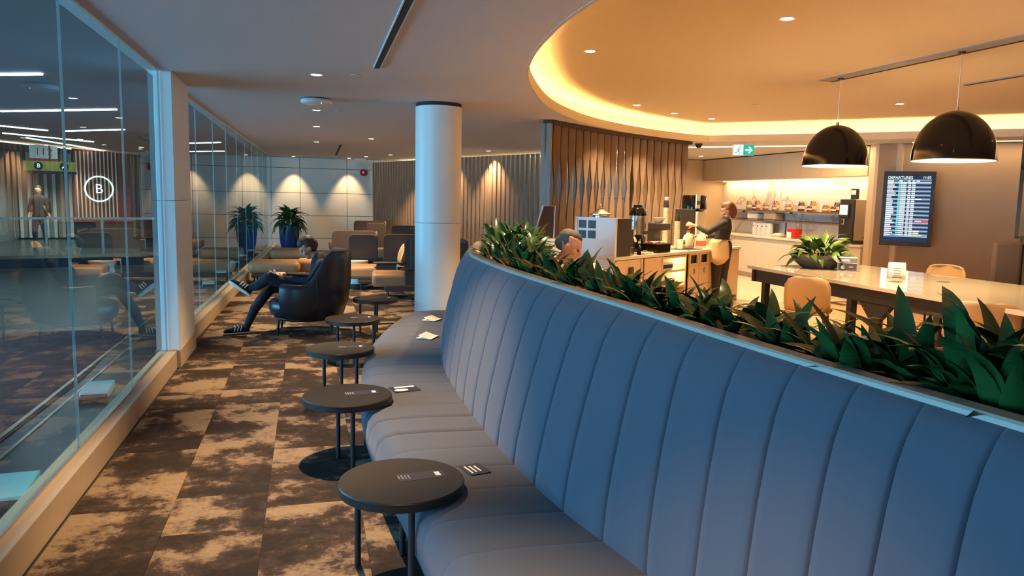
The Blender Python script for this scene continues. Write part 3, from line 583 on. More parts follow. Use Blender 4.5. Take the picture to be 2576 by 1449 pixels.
def hand_chains(w, d, palm_n, curl=.5, s=1.0, side=1):
    # w wrist, d finger direction, palm_n the palm normal; five tapering fingers
    d = Vector(d).normalized(); n = Vector(palm_n); n = (n-d*n.dot(d)).normalized(); l = d.cross(n)*side; w = Vector(w); out = []
    def T(q, r): return (q.x, q.y, q.z, r*s)
    out.append([T(w, .026), T(w+d*.05*s+l*.012*s, .024), T(w+d*.085*s+l*.028*s, .013)]); out.append([T(w+d*.05*s-l*.012*s, .022), T(w+d*.085*s-l*.026*s, .013)]); out.append([T(w+d*.085*s, .015), T(w+d*.05*s, .022)])
    for k, (o_, ln) in enumerate(((.033, .065), (.012, .078), (-.010, .073), (-.031, .056))):
        b = w+d*.09*s+l*o_*s; m_ = b+(d*cos(curl*.5)+n*sin(curl*.5))*ln*.5*s; e = m_+(d*cos(curl*1.6)+n*sin(curl*1.6))*ln*.5*s; out.append([T(b, .0105), T(m_, .0095), T(e, .0078)])
    b = w+d*.03*s+l*.026*s; m_ = b+(d*.6+l*.7+n*.3).normalized()*.04*s; e = m_+(d*.85+l*.2+n*.5).normalized()*.032*s; out.append([T(b, .014), T(m_, .0115), T(e, .009)])
    return out
def eyes_obj(eyes, parent):
    g = G()
    for e in eyes: g.sph(e[:3], e[3], 10, 6)
    return g.make('eyes', M['hairb'], parent, world=True, smooth=True)
def seated(name, label, loc, fwd, seat, S, clothes, hairm, headdrop=0, vox=.014, pose=None):
    pass
for k_, m_ in (('body', 'skin'), ('coat', 'darkcloth'), ('trousers', 'navycloth'), ('backpack', 'black'), ('hair', 'hairb'), ('shoes', 'black')): blob(k_, WALK[1][k_], M[m_], WALK[0], .025, 2)
# person 1: in the tub armchair, facing the glass (-x), one ankle on the other knee
t = thing('person', 'seated person in dark clothes and striped trainers reading in the black armchair', 'person', (-.05, 9.12, 0))
hd = V(.0, 9.14, .985); f1 = V(-.85, -.12, -.5)
hc, ey, P1 = head_chains(hd, f1, (-.3, 0, 1))
hw = V(-.30, 9.02, .66); hw2 = V(-.27, 9.2, .67)
arms = [[(.15, 8.93, .80, .06), (.02, 8.86, .62, .05), (-.25, 8.98, .645, .034)], [(.15, 9.33, .80, .06), (.03, 9.38, .62, .05), (-.23, 9.24, .655, .034)]]
legs = [[(.06, 9.25, .47, .095), (-.42, 9.24, .52, .07), (-.6, 9.14, .28, .058), (-.68, 9.08, .10, .042)], [(.06, 9.0, .48, .095), (-.44, 9.0, .645, .068), (-.55, 9.05, .56, .06), (-.66, 9.12, .52, .042)]]
torso = [[(.08, 9.12, .48, .13), (.14, 9.12, .64, .13), (.16, 9.12, .76, .135), (.15, 9.12, .82, .12)], [(.15, 8.98, .79, .075), (.15, 9.28, .79, .075)]]
neck = [[(.14, 9.13, .84, .055), (.03, 9.14, .93, .052)]]
h1 = hand_chains(hw, (-1, .3, .1), (0, .3, 1), .9, 1, 1)+hand_chains(hw2, (-1, -.35, .1), (0, -.3, 1), .9, 1, -1)
body = blob('body', hc+neck+[[(p[0], p[1], p[2], p[3]*.72) for p in c] for c in arms+legs+torso]+h1, M['skin'], t, .009, 3); eyes_obj(ey, t)
blob('hair', hair_chains(P1), M['hairb'], t, .012, 2)
blob('jacket', torso+[a for a in arms], M['navycloth'], t, .014, 3)
blob('trousers', legs+[[(.08, 9.0, .48, .12), (.08, 9.24, .48, .12)]], M['navycloth'], t, .014, 3)
def shoe(parent, heel, toe, upv, label_):
    heel = Vector(heel); d = Vector(toe)-heel; L = d.length; d.normalize(); u = Vector(upv); u = (u-d*u.dot(d)).normalized(); l = u.cross(d)
    def rowpts(t, wd, z0, z1, n=10):
        c = heel+d*L*t; return [tuple(c+l*wd*cos(a)+u*((z0+z1)/2+(z1-z0)/2*sin(a))) for a in [2*pi*i/n for i in range(n)]]
    prof = [(.0, .018, .0, .07), (.04, .034, 0, .085), (.2, .036, 0, .1), (.4, .037, 0, .09), (.6, .043, .0, .07), (.8, .044, .0, .055), (.95, .03, .004, .045), (1.0, .012, .01, .03)]
    g = G().grid([rowpts(*p) for p in prof], True); g.f += [list(range(10))[::-1], [70+i for i in range(10)]]
    up = g.make('shoe', M['navycloth'], parent, world=True, smooth=True, ang=80)
    g = G().grid([rowpts(t_, wd+.004, -.014, .012) for t_, wd in ((0, .015), (.05, .035), (.25, .037), (.45, .036), (.65, .045), (.85, .042), (.97, .026), (1.01, .008))], True)
    g.f += [list(range(10))[::-1], [70+i for i in range(10)]]
    for p in (g,): p.make('sole', M['plastic'], up, world=True, smooth=True, ang=50)
    g = G()
    for k in range(3):
        for sgn in (-1, 1):
            c = heel+d*L*(.38+.12*k)+l*sgn*(.039+.002*k)+u*.05; e = c+u*.035-d*.02-l*sgn*.012; c = c-u*.025+l*sgn*.0015; g.tube([c, e], .007, 6)
    g.make('stripes', M['plastic'], up, world=True); return up
shoe(t, (-.66, 9.06, .016), (-.93, 8.98, .016), (0, 0, 1), '')
s2 = shoe(t, (-.655, 9.10, .44), (-.86, 9.05, .60), (.62, .45, .65), '')
t = thing('folded_paper', 'white folded paper held in the seated person\'s hands', 'paper', (-.38, 9.02, .67), .2)
G().box((0, 0, .03), (.10, .15, .003), 0, .0, .5).box((-.06, .02, .01), (.07, .1, .003), .3, .2, -.4).make('sheet', M['paper'], t)

# person 2: man behind the planter, facing right, head bowed
t = thing('person', 'man with short greying hair bent forward behind the planter leaves', 'person', (2.1, 6.25, 0))
hd = V(2.20, 6.22, 1.20); hc, ey, P2 = head_chains(hd, (.82, -.45, -.36), (.25, 0, 1), 1.08)
torso = [[(1.92, 6.3, .52, .14), (1.95, 6.29, .72, .14), (2.03, 6.27, .92, .135), (2.08, 6.26, .98, .11)], [(2.0, 6.44, .95, .08), (2.1, 6.1, .95, .08)]]
arms = [[(2.02, 6.46, .94, .06), (2.12, 6.5, .70, .05), (2.36, 6.34, .98, .034)], [(2.1, 6.08, .94, .06), (2.2, 5.98, .7, .05), (2.28, 6.02, .96, .036)]]
legs = [[(1.95, 6.4, .5, .1), (2.35, 6.3, .52, .075), (2.33, 6.3, .1, .05), (2.45, 6.25, .05, .045)], [(1.95, 6.18, .5, .1), (2.35, 6.06, .52, .075), (2.33, 6.06, .1, .05), (2.45, 6.02, .05, .045)]]
neck = [[(2.08, 6.26, 1.0, .06), (2.165, 6.235, 1.11, .058)]]
hh = hand_chains((2.29, 6.0, 1.0), (.9, -.1, .3), (0, .4, -1), .7, 1, 1)+hand_chains((2.37, 6.33, 1.0), (.8, -.4, .3), (0, .4, -1), .7, 1, -1)
blob('body', hc+neck+[[(p[0], p[1], p[2], p[3]*.75) for p in c] for c in torso+arms+legs]+hh, M['skin'], t, .009, 3); eyes_obj(ey, t)
blob('hair', [[P2(-.035, 0, .052, .086), P2(.005, 0, .065, .072), P2(.03, 0, .078, .05)], [P2(-.062, 0, .01, .07)], [P2(-.025, .06, .025, .034), P2(-.025, -.06, .025, .034)]], M['hairg'], t, .011, 2)
blob('shirt', torso+[[(2.06, 6.26, 1.0, .09), (2.1, 6.25, 1.03, .075)]]+[a[:2]+[tuple(Vector(a[1][:3]).lerp(Vector(a[2][:3]), .8))+(.042,)] for a in arms], M['shirt'], t, .014, 3)
blob('trousers', legs+[[(1.93, 6.4, .5, .12), (1.93, 6.18, .5, .12)]], M['darkcloth'], t, .016, 3)

# person 3: woman standing at the bar, seen from behind and the left, reaching along the counter
wx, wy = 6.16, 10.42
t = thing('person', 'standing attendant in a dark top and tan waist apron reaching over the counter', 'person', (wx, wy, 0))
hd = V(wx+.10, wy+.02, 1.49); hc, ey, P3 = head_chains(hd, (-.8, .55, -.15), (0, 0, 1))
torso = [[(wx+.02, wy, .95, .135), (wx+.01, wy, 1.08, .115), (wx+.03, wy, 1.24, .13), (wx+.05, wy, 1.31, .10)], [(wx-.05, wy-.13, 1.29, .07), (wx+.14, wy+.12, 1.29, .07)]]
arms = [[(wx-.06, wy-.15, 1.29, .058), (wx-.30, wy-.12, 1.16, .046), (wx-.42, wy+.06, 1.25, .03)], [(wx+.15, wy+.13, 1.29, .058), (wx+.06, wy+.28, 1.09, .046), (wx-.16, wy+.32, 1.07, .03)]]
legs = [[(wx-.07, wy-.04, .92, .105), (wx-.07, wy-.03, .5, .068), (wx-.05, wy-.0, .09, .046)], [(wx+.10, wy+.03, .92, .105), (wx+.10, wy+.05, .5, .068), (wx+.09, wy+.06, .09, .046)]]
feet = [[(wx-.04, wy, .05, .04), (wx-.2, wy+.08, .035, .034)], [(wx+.10, wy+.07, .05, .04), (wx-.06, wy+.16, .035, .034)]]
neck = [[(wx+.055, wy, 1.32, .05), (wx+.085, wy+.01, 1.42, .047)]]
hh = hand_chains((wx-.43, wy+.08, 1.255), (-.6, .7, .2), (.5, .5, -.4), .7, 1, 1)+hand_chains((wx-.18, wy+.33, 1.07), (-.9, .3, .1), (0, 0, -1), .6, 1, -1)
blob('body', hc+neck+[[(p[0], p[1], p[2], p[3]*.75) for p in c] for c in torso+arms+legs]+feet+hh, M['skin'], t, .01, 3); eyes_obj(ey, t)
blob('hair', hair_chains(P3)+[[P3(-.08, 0, .03, .055), P3(-.09, .0, -.03, .05), P3(-.07, 0, -.09, .045)]], M['hairr'], t, .012, 2)
blob('top', torso+[a[:2]+[tuple(Vector(a[1][:3]).lerp(Vector(a[2][:3]), .75))+(.038,)] for a in arms], M['darkcloth'], t, .014, 3)
blob('trousers', legs+[[(wx-.05, wy-.03, .95, .12), (wx+.08, wy+.03, .95, .12)]], M['pants'], t, .014, 3)
blob('shoes', [[(p[0], p[1], p[2], p[3]*1.15) for p in c] for c in feet], M['black'], t, .014, 2)
# apron wraps front and sides of the hips
fa = atan2(.45, -.9); rows = []
for z, r in ((1.05, .155), (1.0, .185), (.9, .215), (.78, .225), (.68, .225)):
    span = R(118) if z > .75 else R(100); rows.append([(wx+.015+(r+.004*(k % 2))*cos(fa-span+2*span*k/24), wy+(r+.004*(k % 2))*sin(fa-span+2*span*k/24), z-.02*cos(k*.9)*(z < .75)) for k in range(25)])
ap = G().grid(rows).make('apron', M['apron'], t, world=True, smooth=True, ang=180); so = ap.modifiers.new('s', 'SOLIDIFY'); so.thickness = .006
G().tube([(wx+.015+.15*cos(k*pi/12), wy+.15*sin(k*pi/12), 1.045) for k in range(24)], .008, 6, True).make('apron_string', M['apron'], t, world=True, smooth=True)

# ------------------------------------------------------------------ lounge seats with privacy wings (open towards -x)
def wing_seat(loc, rz, label, pillow=False):
    t = thing('privacy_lounge_seat', label, 'seat', loc, rz, 'winged lounge seats')
    G().box((-.24, 0, .295), (1.42, .72, .21)).make('seat_cushion', M['tanleather'], t, bevel=.06, seg=4)
    G().box((-.15, 0, .165), (1.22, .68, .09)).make('base_frame', M['brownfab'], t, bevel=.02)
    # U-shaped wing: far side, back, near side, rounded top corners
    def panel(a, b, z0, z1, nm):
        a = Vector(a); b = Vector(b); d = (b-a); L = d.length; d.normalize(); n = Vector((-d.y, d.x)); th = .045; r = .09; pts = [(0, z0), (L, z0)]
        for k in range(6): an = k/5*pi/2; pts.append((L-r+r*cos(an), z1-r+r*sin(an)))
        for k in range(6): an = pi/2+k/5*pi/2; pts.append((r+r*cos(an), z1-r+r*sin(an)))
        m_ = len(pts); v = [(*(a+d*s_+n*th*q), z) for q in (-.5, .5) for s_, z in pts]
        return G().add(v, [list(range(m_)), list(range(m_, 2*m_))[::-1]]+[(i, (i+1) % m_, m_+(i+1) % m_, m_+i) for i in range(m_)]).make(nm, M['brownfab'], t, bevel=.012)
    panel((-.32, .40), (.52, .40), .2, .93, 'wing_panel'); panel((.52, .42), (.52, -.42), .2, .93, 'back_panel'); panel((.02, -.40), (.52, -.40), .2, .90, 'wing_panel')
    G().box((-.27, -.385, .345), (.36, .05, .23)).make('arm_panel', M['brownfab'], t, bevel=.02)
    G().box((-.25, -.37, .475), (.5, .22, .02)).make('side_tray', M['darkplas'], t, bevel=.006)
    G().tube([(-.1, -.44, .2), (-.1, -.44, .465)], .01, 8).make('tray_post', M['steel'], t)
    G().box((.42, 0, .6), (.16, .66, .42), 0, 0, -.12).make('back_cushion', M['brownfab'], t, bevel=.05, seg=3)
    for lx, ly in ((-.7, -.28), (-.7, .28), (.42, -.3), (.42, .3)): G().cyl((lx, ly, 0), .014, .14, 10).make('leg', M['black'], t)
    return t
wing_seat((1.93, 12.1, 0), -.08, 'brown winged lounge seat with tan cushion, partly hidden by the column')
wing_seat((1.60, 13.3, 0), -.08, 'brown winged lounge seat holding the mustard pillow')
wing_seat((.74, 14.55, 0), -.08, 'brown winged lounge seat directly behind the black armchair')
wing_seat((1.5, 20.6, 0), -.08, 'brown winged lounge seat at the rear, left of the rear pair')
wing_seat((2.2, 17.6, 0), -.08, 'brown winged lounge seat at the rear, against the slatted screen')
# seat pillow
t = thing('pillow', 'mustard pillow propped inside the middle winged lounge seat', 'pillow', (1.56, 13.42, .40), -.08)
rows = []
for j in range(9):
    v = -1+2*j/8; rows.append([((.075*(1-u*u)**.5*(1-v*v)**.5*s_), u*.22*(1-.08*v*v), .21+v*.2*(1-.08*u*u)) for s_ in (1, -1) for u in ([-1+2*i/8 for i in range(9)] if s_ == 1 else [1-2*i/8 for i in range(9)])])
G().grid(rows, True).xf(Matrix.Rotation(.3, 4, 'Y')).make('cover', M['pillow'], t, smooth=True, ang=180)
# chaise cushions left of the rear seat
for i, (x, y, lab) in enumerate(((-.58, 14.4, 'long tan ottoman with rounded end near the glass wall'), (-.35, 17.6, 'farther tan ottoman below the blue plant pot'))):
    t = thing('ottoman', lab, 'ottoman', (x, y, 0), -.05)
    G().box((0, 0, .29), (.9, .66, .22)).make('cushion', M['tanleather'], t, bevel=.09, seg=4); G().box((0, 0, .15), (.78, .56, .06)).make('base', M['brownfab'], t, bevel=.01)
    for lx in (-.34, .34):
        for ly in (-.22, .22): G().cyl((lx, ly, 0), .014, .13, 10).make('leg', M['black'], t)
# white drum table
t = thing('drum_table', 'white drum-shaped table with dark round floor plate behind the lounge seat', 'table', (.86, 13.95, 0))
G().lathe([(.22, 0), (.22, .02), (.0, .025)], n=32).make('floor_plate', M['black'], t, smooth=True); G().lathe([(.175, .02), (.185, .1), (.192, .38), (.197, .40)], n=36).make('drum', M['plastic'], t, smooth=True); G().lathe([(.2, .4), (.205, .41), (.203, .43), (0, .435)], n=36).make('lid', M['ctop'], t, smooth=True)
G().box((-.04, -.195, .33), (.26, .01, .12)).make('label_panel', M['paper'], t); G().cyl((-.04, -.2, .33), .012, .02, 8).make('knob', M['black'], t)

# tall navy pot with plant
t = thing('potted_plant', 'bushy green plant in a tall navy pot by the back wall', 'plant', (-.47, 21.0, 0))
G().lathe([(.15, 0), (.19, .08), (.235, .3), (.262, .58), (.268, .78), (.25, .79), (.24, .74), (0, .73)], n=36).make('pot', M['bluepot'], t, smooth=True, ang=50); G().cyl((0, 0, .72), .24, .03, 24).make('soil', M['soil'], t)
for i in range(64):
    f = i/64; a = i*2.4; el = -.35+1.55*f+random.uniform(-.2, .2); leafobj(random.choice(LC), t, (cos(a)*.1*(1-.5*f), sin(a)*.1*(1-.5*f), .80+.26*f+random.uniform(-.04, .04)), a, el, random.uniform(-.5, .5), random.uniform(.8, 1.15))
G().tube([(0, 0, .74), (0, 0, 1.1)], .02, 6).tube([(.05, .03, .74), (.1, .05, 1.05)], .012, 6).make('stem', M['stem'], t)

# ------------------------------------------------------------------ slatted screens
def slat_mesh(w_, th, H, waist, zf, m, name='slat', z0=0):
    zz = [z0, zf-.55, zf-.25, zf, zf+.25, zf+.45, H]; ww = [w_, w_, w_*.75, w_*waist, w_*.75, w_, w_]
    rows = [[(-a/2, -th/2, z), (a/2, -th/2, z), (a/2, th/2, z), (-a/2, th/2, z)] for a, z in zip(ww, zz)]
    g = G().grid(rows, True); g.f += [(3, 2, 1, 0), (24, 25, 26, 27)]; return g
def screen(name, label, path, spacing, mk, rz_extra=0, zt=2.6, base=True, alt=None):
    P = [Vector(p) for p in path]; t = thing(name, label, 'screen', (P[0].x, P[0].y, 0)); L = sum((b-a).length for a, b in zip(P, P[1:])); n = int(L/spacing); proto = {}
    for i in range(n+1):
        s_ = i*L/n; j = 0
        while j < len(P)-2 and s_ > (P[j+1]-P[j]).length: s_ -= (P[j+1]-P[j]).length; j += 1
        d = (P[j+1]-P[j]).normalized(); p = P[j]+d*s_; an = atan2(d.y, d.x); k = i % len(mk); w_, th, zf, waist, dz, rot, offn = mk[k]
        if k not in proto: o = slat_mesh(w_, th, zt, waist, zf, None).make('slat', M['slat'], t, bevel=0); proto[k] = o
        else: o = bpy.data.objects.new('slat', proto[k].data); COL.objects.link(o); o.parent = t
        nrm = Vector((-d.y, d.x)); q = p+nrm*offn-P[0]; o.location = (q.x, q.y, 0); o.rotation_euler = (0, 0, an+rot)
    return t, P
s1, _ = screen('slatted_screen', 'long curved screen of dark vertical wooden slats at the back of the lounge', [(1.88, 22.4), (2.24, 21.5), (2.775, 20.02), (3.56, 17.89), (4.23, 16.42), (4.85, 15.12), (5.5, 13.9)], .155, [(.085, .06, .62, .55, 0, .15, 0)], zt=2.56)
scr2 = [(3.09, 9.70), (3.63, 10.17), (4.54, 10.92), (5.5, 11.54), (6.39, 12.05)]
s2, P = screen('slatted_screen', 'warm walnut slatted screen with tapered openings behind the coffee counter', scr2, .102, [(.118, .03, 1.80, .22, 0, -.40, 0), (.085, .03, 1.62, .25, 0, .35, .07)], zt=2.60)
for z, h in ((2.62, .05),):
    g = G()
    for a, b in zip(scr2, scr2[1:]):
        a = Vector(a); b = Vector(b); c = (a+b)/2; d = b-a; g.box((c.x, c.y, z), (d.length+.03, .14, h), atan2(d.y, d.x))
    g.make('top_rail', M['brownfab'], s2, world=True)
G().box((3.06, 9.68, 1.3), (.03, .15, 2.6), .7).make('end_post', M['slat'], s2, world=True)

# ------------------------------------------------------------------ coffee counter
U = Vector((.811, .585)); Vv = Vector((-.585, .811)); F0 = Vector((3.69, 8.75)); CA = atan2(U.y, U.x)
cn = thing('coffee_counter', 'long beige service counter with open cup niche and waste slots', 'counter', (F0.x, F0.y, 0), CA)   # local x along, y to the back
LC_, DC, HC = 3.93, .80, .90
G().box((LC_/2, DC/2, HC-.02), (LC_+.04, DC+.04, .04)).make('worktop', M['ctop'], cn, bevel=.004)
G().box((.01, DC/2, .43), (.02, DC, .86)).make('end_panel', M['white'], cn); G().box((LC_-.01, DC/2, .43), (.02, DC, .86)).make('end_panel', M['counter'], cn)
G().box((LC_/2, DC-.01, .43), (LC_, .02, .86)).make('back_panel', M['counter'], cn); G().box((LC_/2, DC/2, .05), (LC_-.1, DC-.1, .1)).make('plinth', M['plinth'], cn)
for a, b in ((.03, .68), (.78, 1.27)):
    dr = G().box(((a+b)/2, .011, .48), (b-a-.012, .02, .74)).make('door', M['counter'], cn, bevel=.003)
G().box((.40, -.012, .62), (.09, .02, .28)).make('vent_panel', M['steel'], cn); G().box((.40, -.02, .70), (.10, .02, .1)).make('vent_cap', M['darkplas'], cn)
G().box((.73, .02, .48), (.05, .02, .74)).make('door_pilaster', M['counter'], cn)
# niche
for x in (1.29, 2.0): G().box((x, .25, .48), (.03, .5, .76)).make('niche_side', M['counter'], cn)
for z in (.40, .63, .83): G().box((1.645, .25, z), (.69, .48, .03)).make('niche_shelf', M['counter'], cn)
G().box((1.645, .49, .46), (.71, .02, .74)).make('niche_back', M['ctop'], cn)
for z in (.81, .61):
    o = G().box((1.84, .12, z), (.2, .03, .012)).make('niche_light', M['lens'], cn)
    l = bpy.data.lights.new('niche_lamp', 'POINT'); l.energy = 2.2; l.color = WARM; l.shadow_soft_size = .03; q = bpy.data.objects.new('niche_lamp', l); COL.objects.link(q); q.parent = cn; q.location = (1.87, .14, z-.05)
G().box((3.54, .011, .48), (.74, .02, .74)).make('door', M['counter'], cn, bevel=.003)
for i, a in enumerate((2.1, 2.45, 2.8)):
    x0 = a; wd = .345; d_ = G().box((x0+wd/2, .011, .38), (wd-.012, .02, .56)).make('waste_door', M['counter'], cn, bevel=.003)
    f_ = G().box((x0+wd/2, .011, .845), (wd-.012, .02, .03)).box((x0+wd/2, .011, .685), (wd-.012, .02, .046)).box((x0+.033, .011, .77), (.056, .02, .126)).box((x0+wd-.033, .011, .77), (.056, .02, .126)).make('waste_surround', M['counter'], cn)
    G().box((x0+wd/2, .06, .77), (wd-.1, .02, .14)).make('waste_opening', M['joint'], cn)
    G().tube([(x0+wd/2+.022*cos(k*pi/8), -.001, .59+.04*sin(k*pi/8)) for k in range(16)], .004, 5, True).make('oval_mark', M['brownfab'], cn)
def onc(x, y, z=HC): q = F0+U*x+Vv*y; return (q.x, q.y, z)
# cups lying in rows in the niche
for row, (z, n_, mm) in enumerate(((.646, 6, 'plastic'), (.416, 7, 'brownfab'))):
    pc = None
    for i in range(n_):
        loc = onc(1.35+.072*i, .10, z)
        if pc is None:
            pc = thing('cup', 'striped paper cup in the upper niche row of the counter' if row == 0 else 'dark paper cup in the lower niche row of the counter', 'cup', loc, CA, 'cups in the upper niche' if row == 0 else 'cups in the lower niche')
            G().lathe([(.028, 0), (.038, .1), (.040, .105), (.035, .1), (0, .02)], n=16).make('cup_wall', M['plastic'], pc, smooth=True); G().lathe([(.031, .02), (.037, .075)], n=16, cap=False).xf(Matrix.Scale(1.03, 4)).make('sleeve', M[mm if row else 'navy'], pc, smooth=True)
        else: dup(pc, loc, CA)
# display box with four dark squares, set on the counter end
bx = thing('display_box', 'white box with four dark square windows on the counter end', 'box', onc(.27, .33), CA)
G().box((0, 0, .24), (.36, .60, .48)).make('casing', M['darkplas'], bx, bevel=.004)
G().box((-.19, 0, .24), (.03, .61, .49)).make('front_panel', M['plastic'], bx, bevel=.004)
for q in ((-.215, .29, .24, .02, .02, .49), (-.215, -.3, .24, .02, .015, .49)): G().box(q[:3], q[3:]).make('front_rim', M['plastic'], bx)
G().box((-.215, 0, .483), (.02, .61, .015)).make('front_rim', M['plastic'], bx); G().box((-.215, 0, .007), (.02, .61, .014)).make('front_rim', M['plastic'], bx)
for yy_ in (.20, .055):
    for z in (.40, .27): G().box((-.207, yy_, z), (.006, .115, .10)).make('window_square', M['darkplas'], bx)
def item(name, label, cat, x, y, z=HC, rz=0, group=None): return thing(name, label, cat, onc(x, y, z), CA+rz, group)
t = item('lidded_pot', 'tall steel pot with flared lid standing behind the white box', 'pot', .62, .62, HC)
G().lathe([(.10, 0), (.10, .50), (.11, .51)], n=28).make('vessel', M['steel'], t, smooth=True); G().lathe([(.15, .51), (.15, .525), (.06, .57), (.05, .585), (0, .59)], n=28).make('lid', M['gold'], t, smooth=True); G().lathe([(.012, .58), (.025, .61), (.015, .64), (0, .65)], n=14).make('knob', M['gold'], t, smooth=True); G().tube([(.09, -.04, .46), (.16, -.1, .46), (.22, -.16, .46)], .012, 8).make('handle', M['gold'], t, smooth=True)
t = item('grinder', 'dark countertop grinder beside the white display box', 'appliance', .58, .22)
G().box((0, 0, .17), (.14, .22, .34)).make('housing', M['darkplas'], t, bevel=.012); G().box((0, 0, .39), (.13, .18, .10)).make('hopper', M['clear'], t, bevel=.01); G().box((0, 0, .45), (.14, .19, .02)).make('hopper_lid', M['darkplas'], t, bevel=.004); G().box((0, -.1, .05), (.13, .06, .1)).make('drip_tray', M['steel'], t, bevel=.004)
t = item('socket_box', 'cream box with small dark knobs behind the grinder', 'box', .95, .55); G().box((0, 0, .13), (.2, .2, .26)).make('casing', M['ctop'], t, bevel=.008)
for q in range(5): G().box((-.06+.06*(q % 3), -.102, .09+.07*(q//3)), (.02, .006, .012)).make('knob', M['darkplas'], t)
t = item('vacuum_jug', 'large steel vacuum jug with black lid and base', 'jug', 1.60, .60)
G().lathe([(.125, 0), (.125, .18), (.11, .2)], n=28).make('base', M['darkplas'], t, smooth=True); G().lathe([(.118, .2), (.122, .3), (.122, .46), (.118, .5)], n=28).make('body', M['steel'], t, smooth=True); G().lathe([(.128, .5), (.128, .54), (.1, .6), (.07, .62), (.065, .65), (0, .655)], n=28).make('lid', M['gloss'], t, smooth=True); G().box((0, -.14, .26), (.05, .06, .05)).make('tap', M['darkplas'], t, bevel=.006)
t = item('coffee_maker', 'black coffee maker with paper filter on top', 'coffee maker', 1.98, .45)
G().box((0, .08, .2), (.2, .12, .4)).make('housing', M['darkplas'], t, bevel=.01); G().box((0, 0, .34), (.22, .26, .1)).make('brew_head', M['darkplas'], t, bevel=.01); G().box((0, 0, .02), (.22, .26, .04)).make('hot_plate', M['darkplas'], t, bevel=.006); G().lathe([(.05, .04), (.06, .1), (.055, .17)], (0, -.03, 0), 18).make('carafe', M['clear'], t, smooth=True); G().lathe([(.05, .39), (.095, .47)], (-.02, 0, 0), 18, cap=False).make('paper_filter', M['plastic'], t, smooth=True)
t = item('kettle', 'white and black kettle in front of the vacuum jug', 'kettle', 1.18, .34)
G().lathe([(.075, 0), (.08, .04), (.07, .2), (.05, .24), (0, .25)], n=22).make('body', M['gloss'], t, smooth=True); G().tube([(.06, 0, .21), (.11, 0, .2), (.11, 0, .08), (.07, 0, .05)], .012, 8).make('handle', M['plastic'], t, smooth=True); G().tube([(-.06, 0, .15), (-.11, 0, .21)], [.02, .012], 8).make('spout', M['plastic'], t, smooth=True)
t = item('black_tray_box', 'black open tray box filled with packets on the counter', 'tray', 1.42, .18)
G().box((0, 0, .06), (.40, .24, .12)).make('box', M['gloss'], t, bevel=.01); G().box((0, 0, .122), (.42, .26, .012)).make('rim', M['darkplas'], t)
cols = ['red', 'plastic', 'pillow', 'ctop', 'plastic', 'red', 'milk', 'plastic']
for i in range(14):
    q = onc(1.27+.024*i+random.uniform(-.01, .01), .2+random.uniform(-.07, .07), HC+.135); o = G().box((0, 0, 0), (.055, .07, .018)).make('sachet', M[cols[i % 8]], None, bevel=.004); o.location = q; o.rotation_euler = (random.uniform(-.2, .2), random.uniform(-.25, .25), random.random()*3); tag(o, {'red': 'red', 'pillow': 'mustard', 'ctop': 'beige', 'milk': 'cream', 'plastic': 'white'}[cols[i % 8]]+' sachet in the heap on the black tray box', 'sachet', 'sachets on the tray box')
for i, (x, y, h, lab) in enumerate(((2.42, .58, .62, 'tallest stack of pale paper cups on the counter'), (2.38, .36, .42, 'lower stack of pale paper cups beside the menu board'), (2.5, .42, .36, 'shortest stack of paper cups right against the menu board'))):
    t = item('cup_stack', lab, 'cups', x, y)
    g = G().lathe([(.036, 0), (.042, h)], n=18); g.make('stacked_cups', M['milk'], t, smooth=True)
    g = G()
    for q in range(int(h/.035)): g.lathe([(.0435, .03+.035*q), (.0445, .034+.035*q), (.0435, .038+.035*q)], n=18, cap=False)
    g.make('cup_rims', M['ctop'], t, kind='stuff')
    if i < 2: G().lathe([(.044, h), (.04, h+.07), (.034, h+.1), (0, h+.1)], n=18).make('top_lid', M['darkplas'], t, smooth=True)
    if i == 0: G().box((0, 0, h+.13), (.06, .05, .06)).make('paper_ball', M['plastic'], t, bevel=.02)
t = item('menu_board', 'dark upright board standing on the counter next to the milk', 'board', 2.84, .46); G().box((0, 0, .30), (.31, .025, .60), -1.06).make('panel', M['darkplas'], t, bevel=.003); G().box((0, .04, .015), (.26, .14, .03), -1.06).make('foot', M['darkplas'], t, bevel=.003)
def jug(x, y, lab, cap, labelled):
    t = item('milk_jug', lab, 'jug', x, y, HC+.012 if not labelled else HC)
    G().lathe([(.072, 0), (.08, .01), (.08, .14), (.065, .19), (.03, .225), (.022, .24), (.022, .25)], n=24).make('bottle', M['milk'], t, smooth=True, ang=60); G().lathe([(.026, .245), (.026, .268), (0, .27)], n=18).make('cap', M[cap], t, smooth=True)
    G().tube([(.03, -.03, .22), (.065, -.065, .19), (.07, -.07, .12), (.05, -.05, .1)], .012, 8).make('handle', M['milk'], t, smooth=True)
    if labelled: G().lathe([(.0815, .03), (.0815, .11)], n=24, cap=False).make('label', M['pink'], t, smooth=True)
jug(2.44, .2, 'milk jug with pink cap on the dark tray', 'pink', 0); jug(2.98, .24, 'milk jug with a red label beside the attendant', 'plastic', 1)
t = item('serving_tray', 'dark flat tray under the pink capped milk jug', 'tray', 2.42, .2); G().box((0, 0, .006), (.46, .30, .012)).make('tray', M['darkplas'], t, bevel=.003)
t = item('paper_box', 'small white carton with dark dots beside the milk jug', 'box', 2.26, .22, HC+.012); G().box((0, 0, .07), (.09, .09, .14)).make('carton', M['plastic'], t, bevel=.004); G().box((0, -.047, .09), (.04, .003, .03)).make('print', M['darkplas'], t)
t = item('bottle', 'small dark bottle with pale cap at the front of the counter', 'bottle', .72, .06); G().lathe([(.03, 0), (.03, .1), (.014, .13), (.014, .15)], n=16).make('glass', M['gloss'], t, smooth=True); G().lathe([(.017, .15), (.017, .18), (0, .181)], n=14).make('cap', M['plastic'], t)
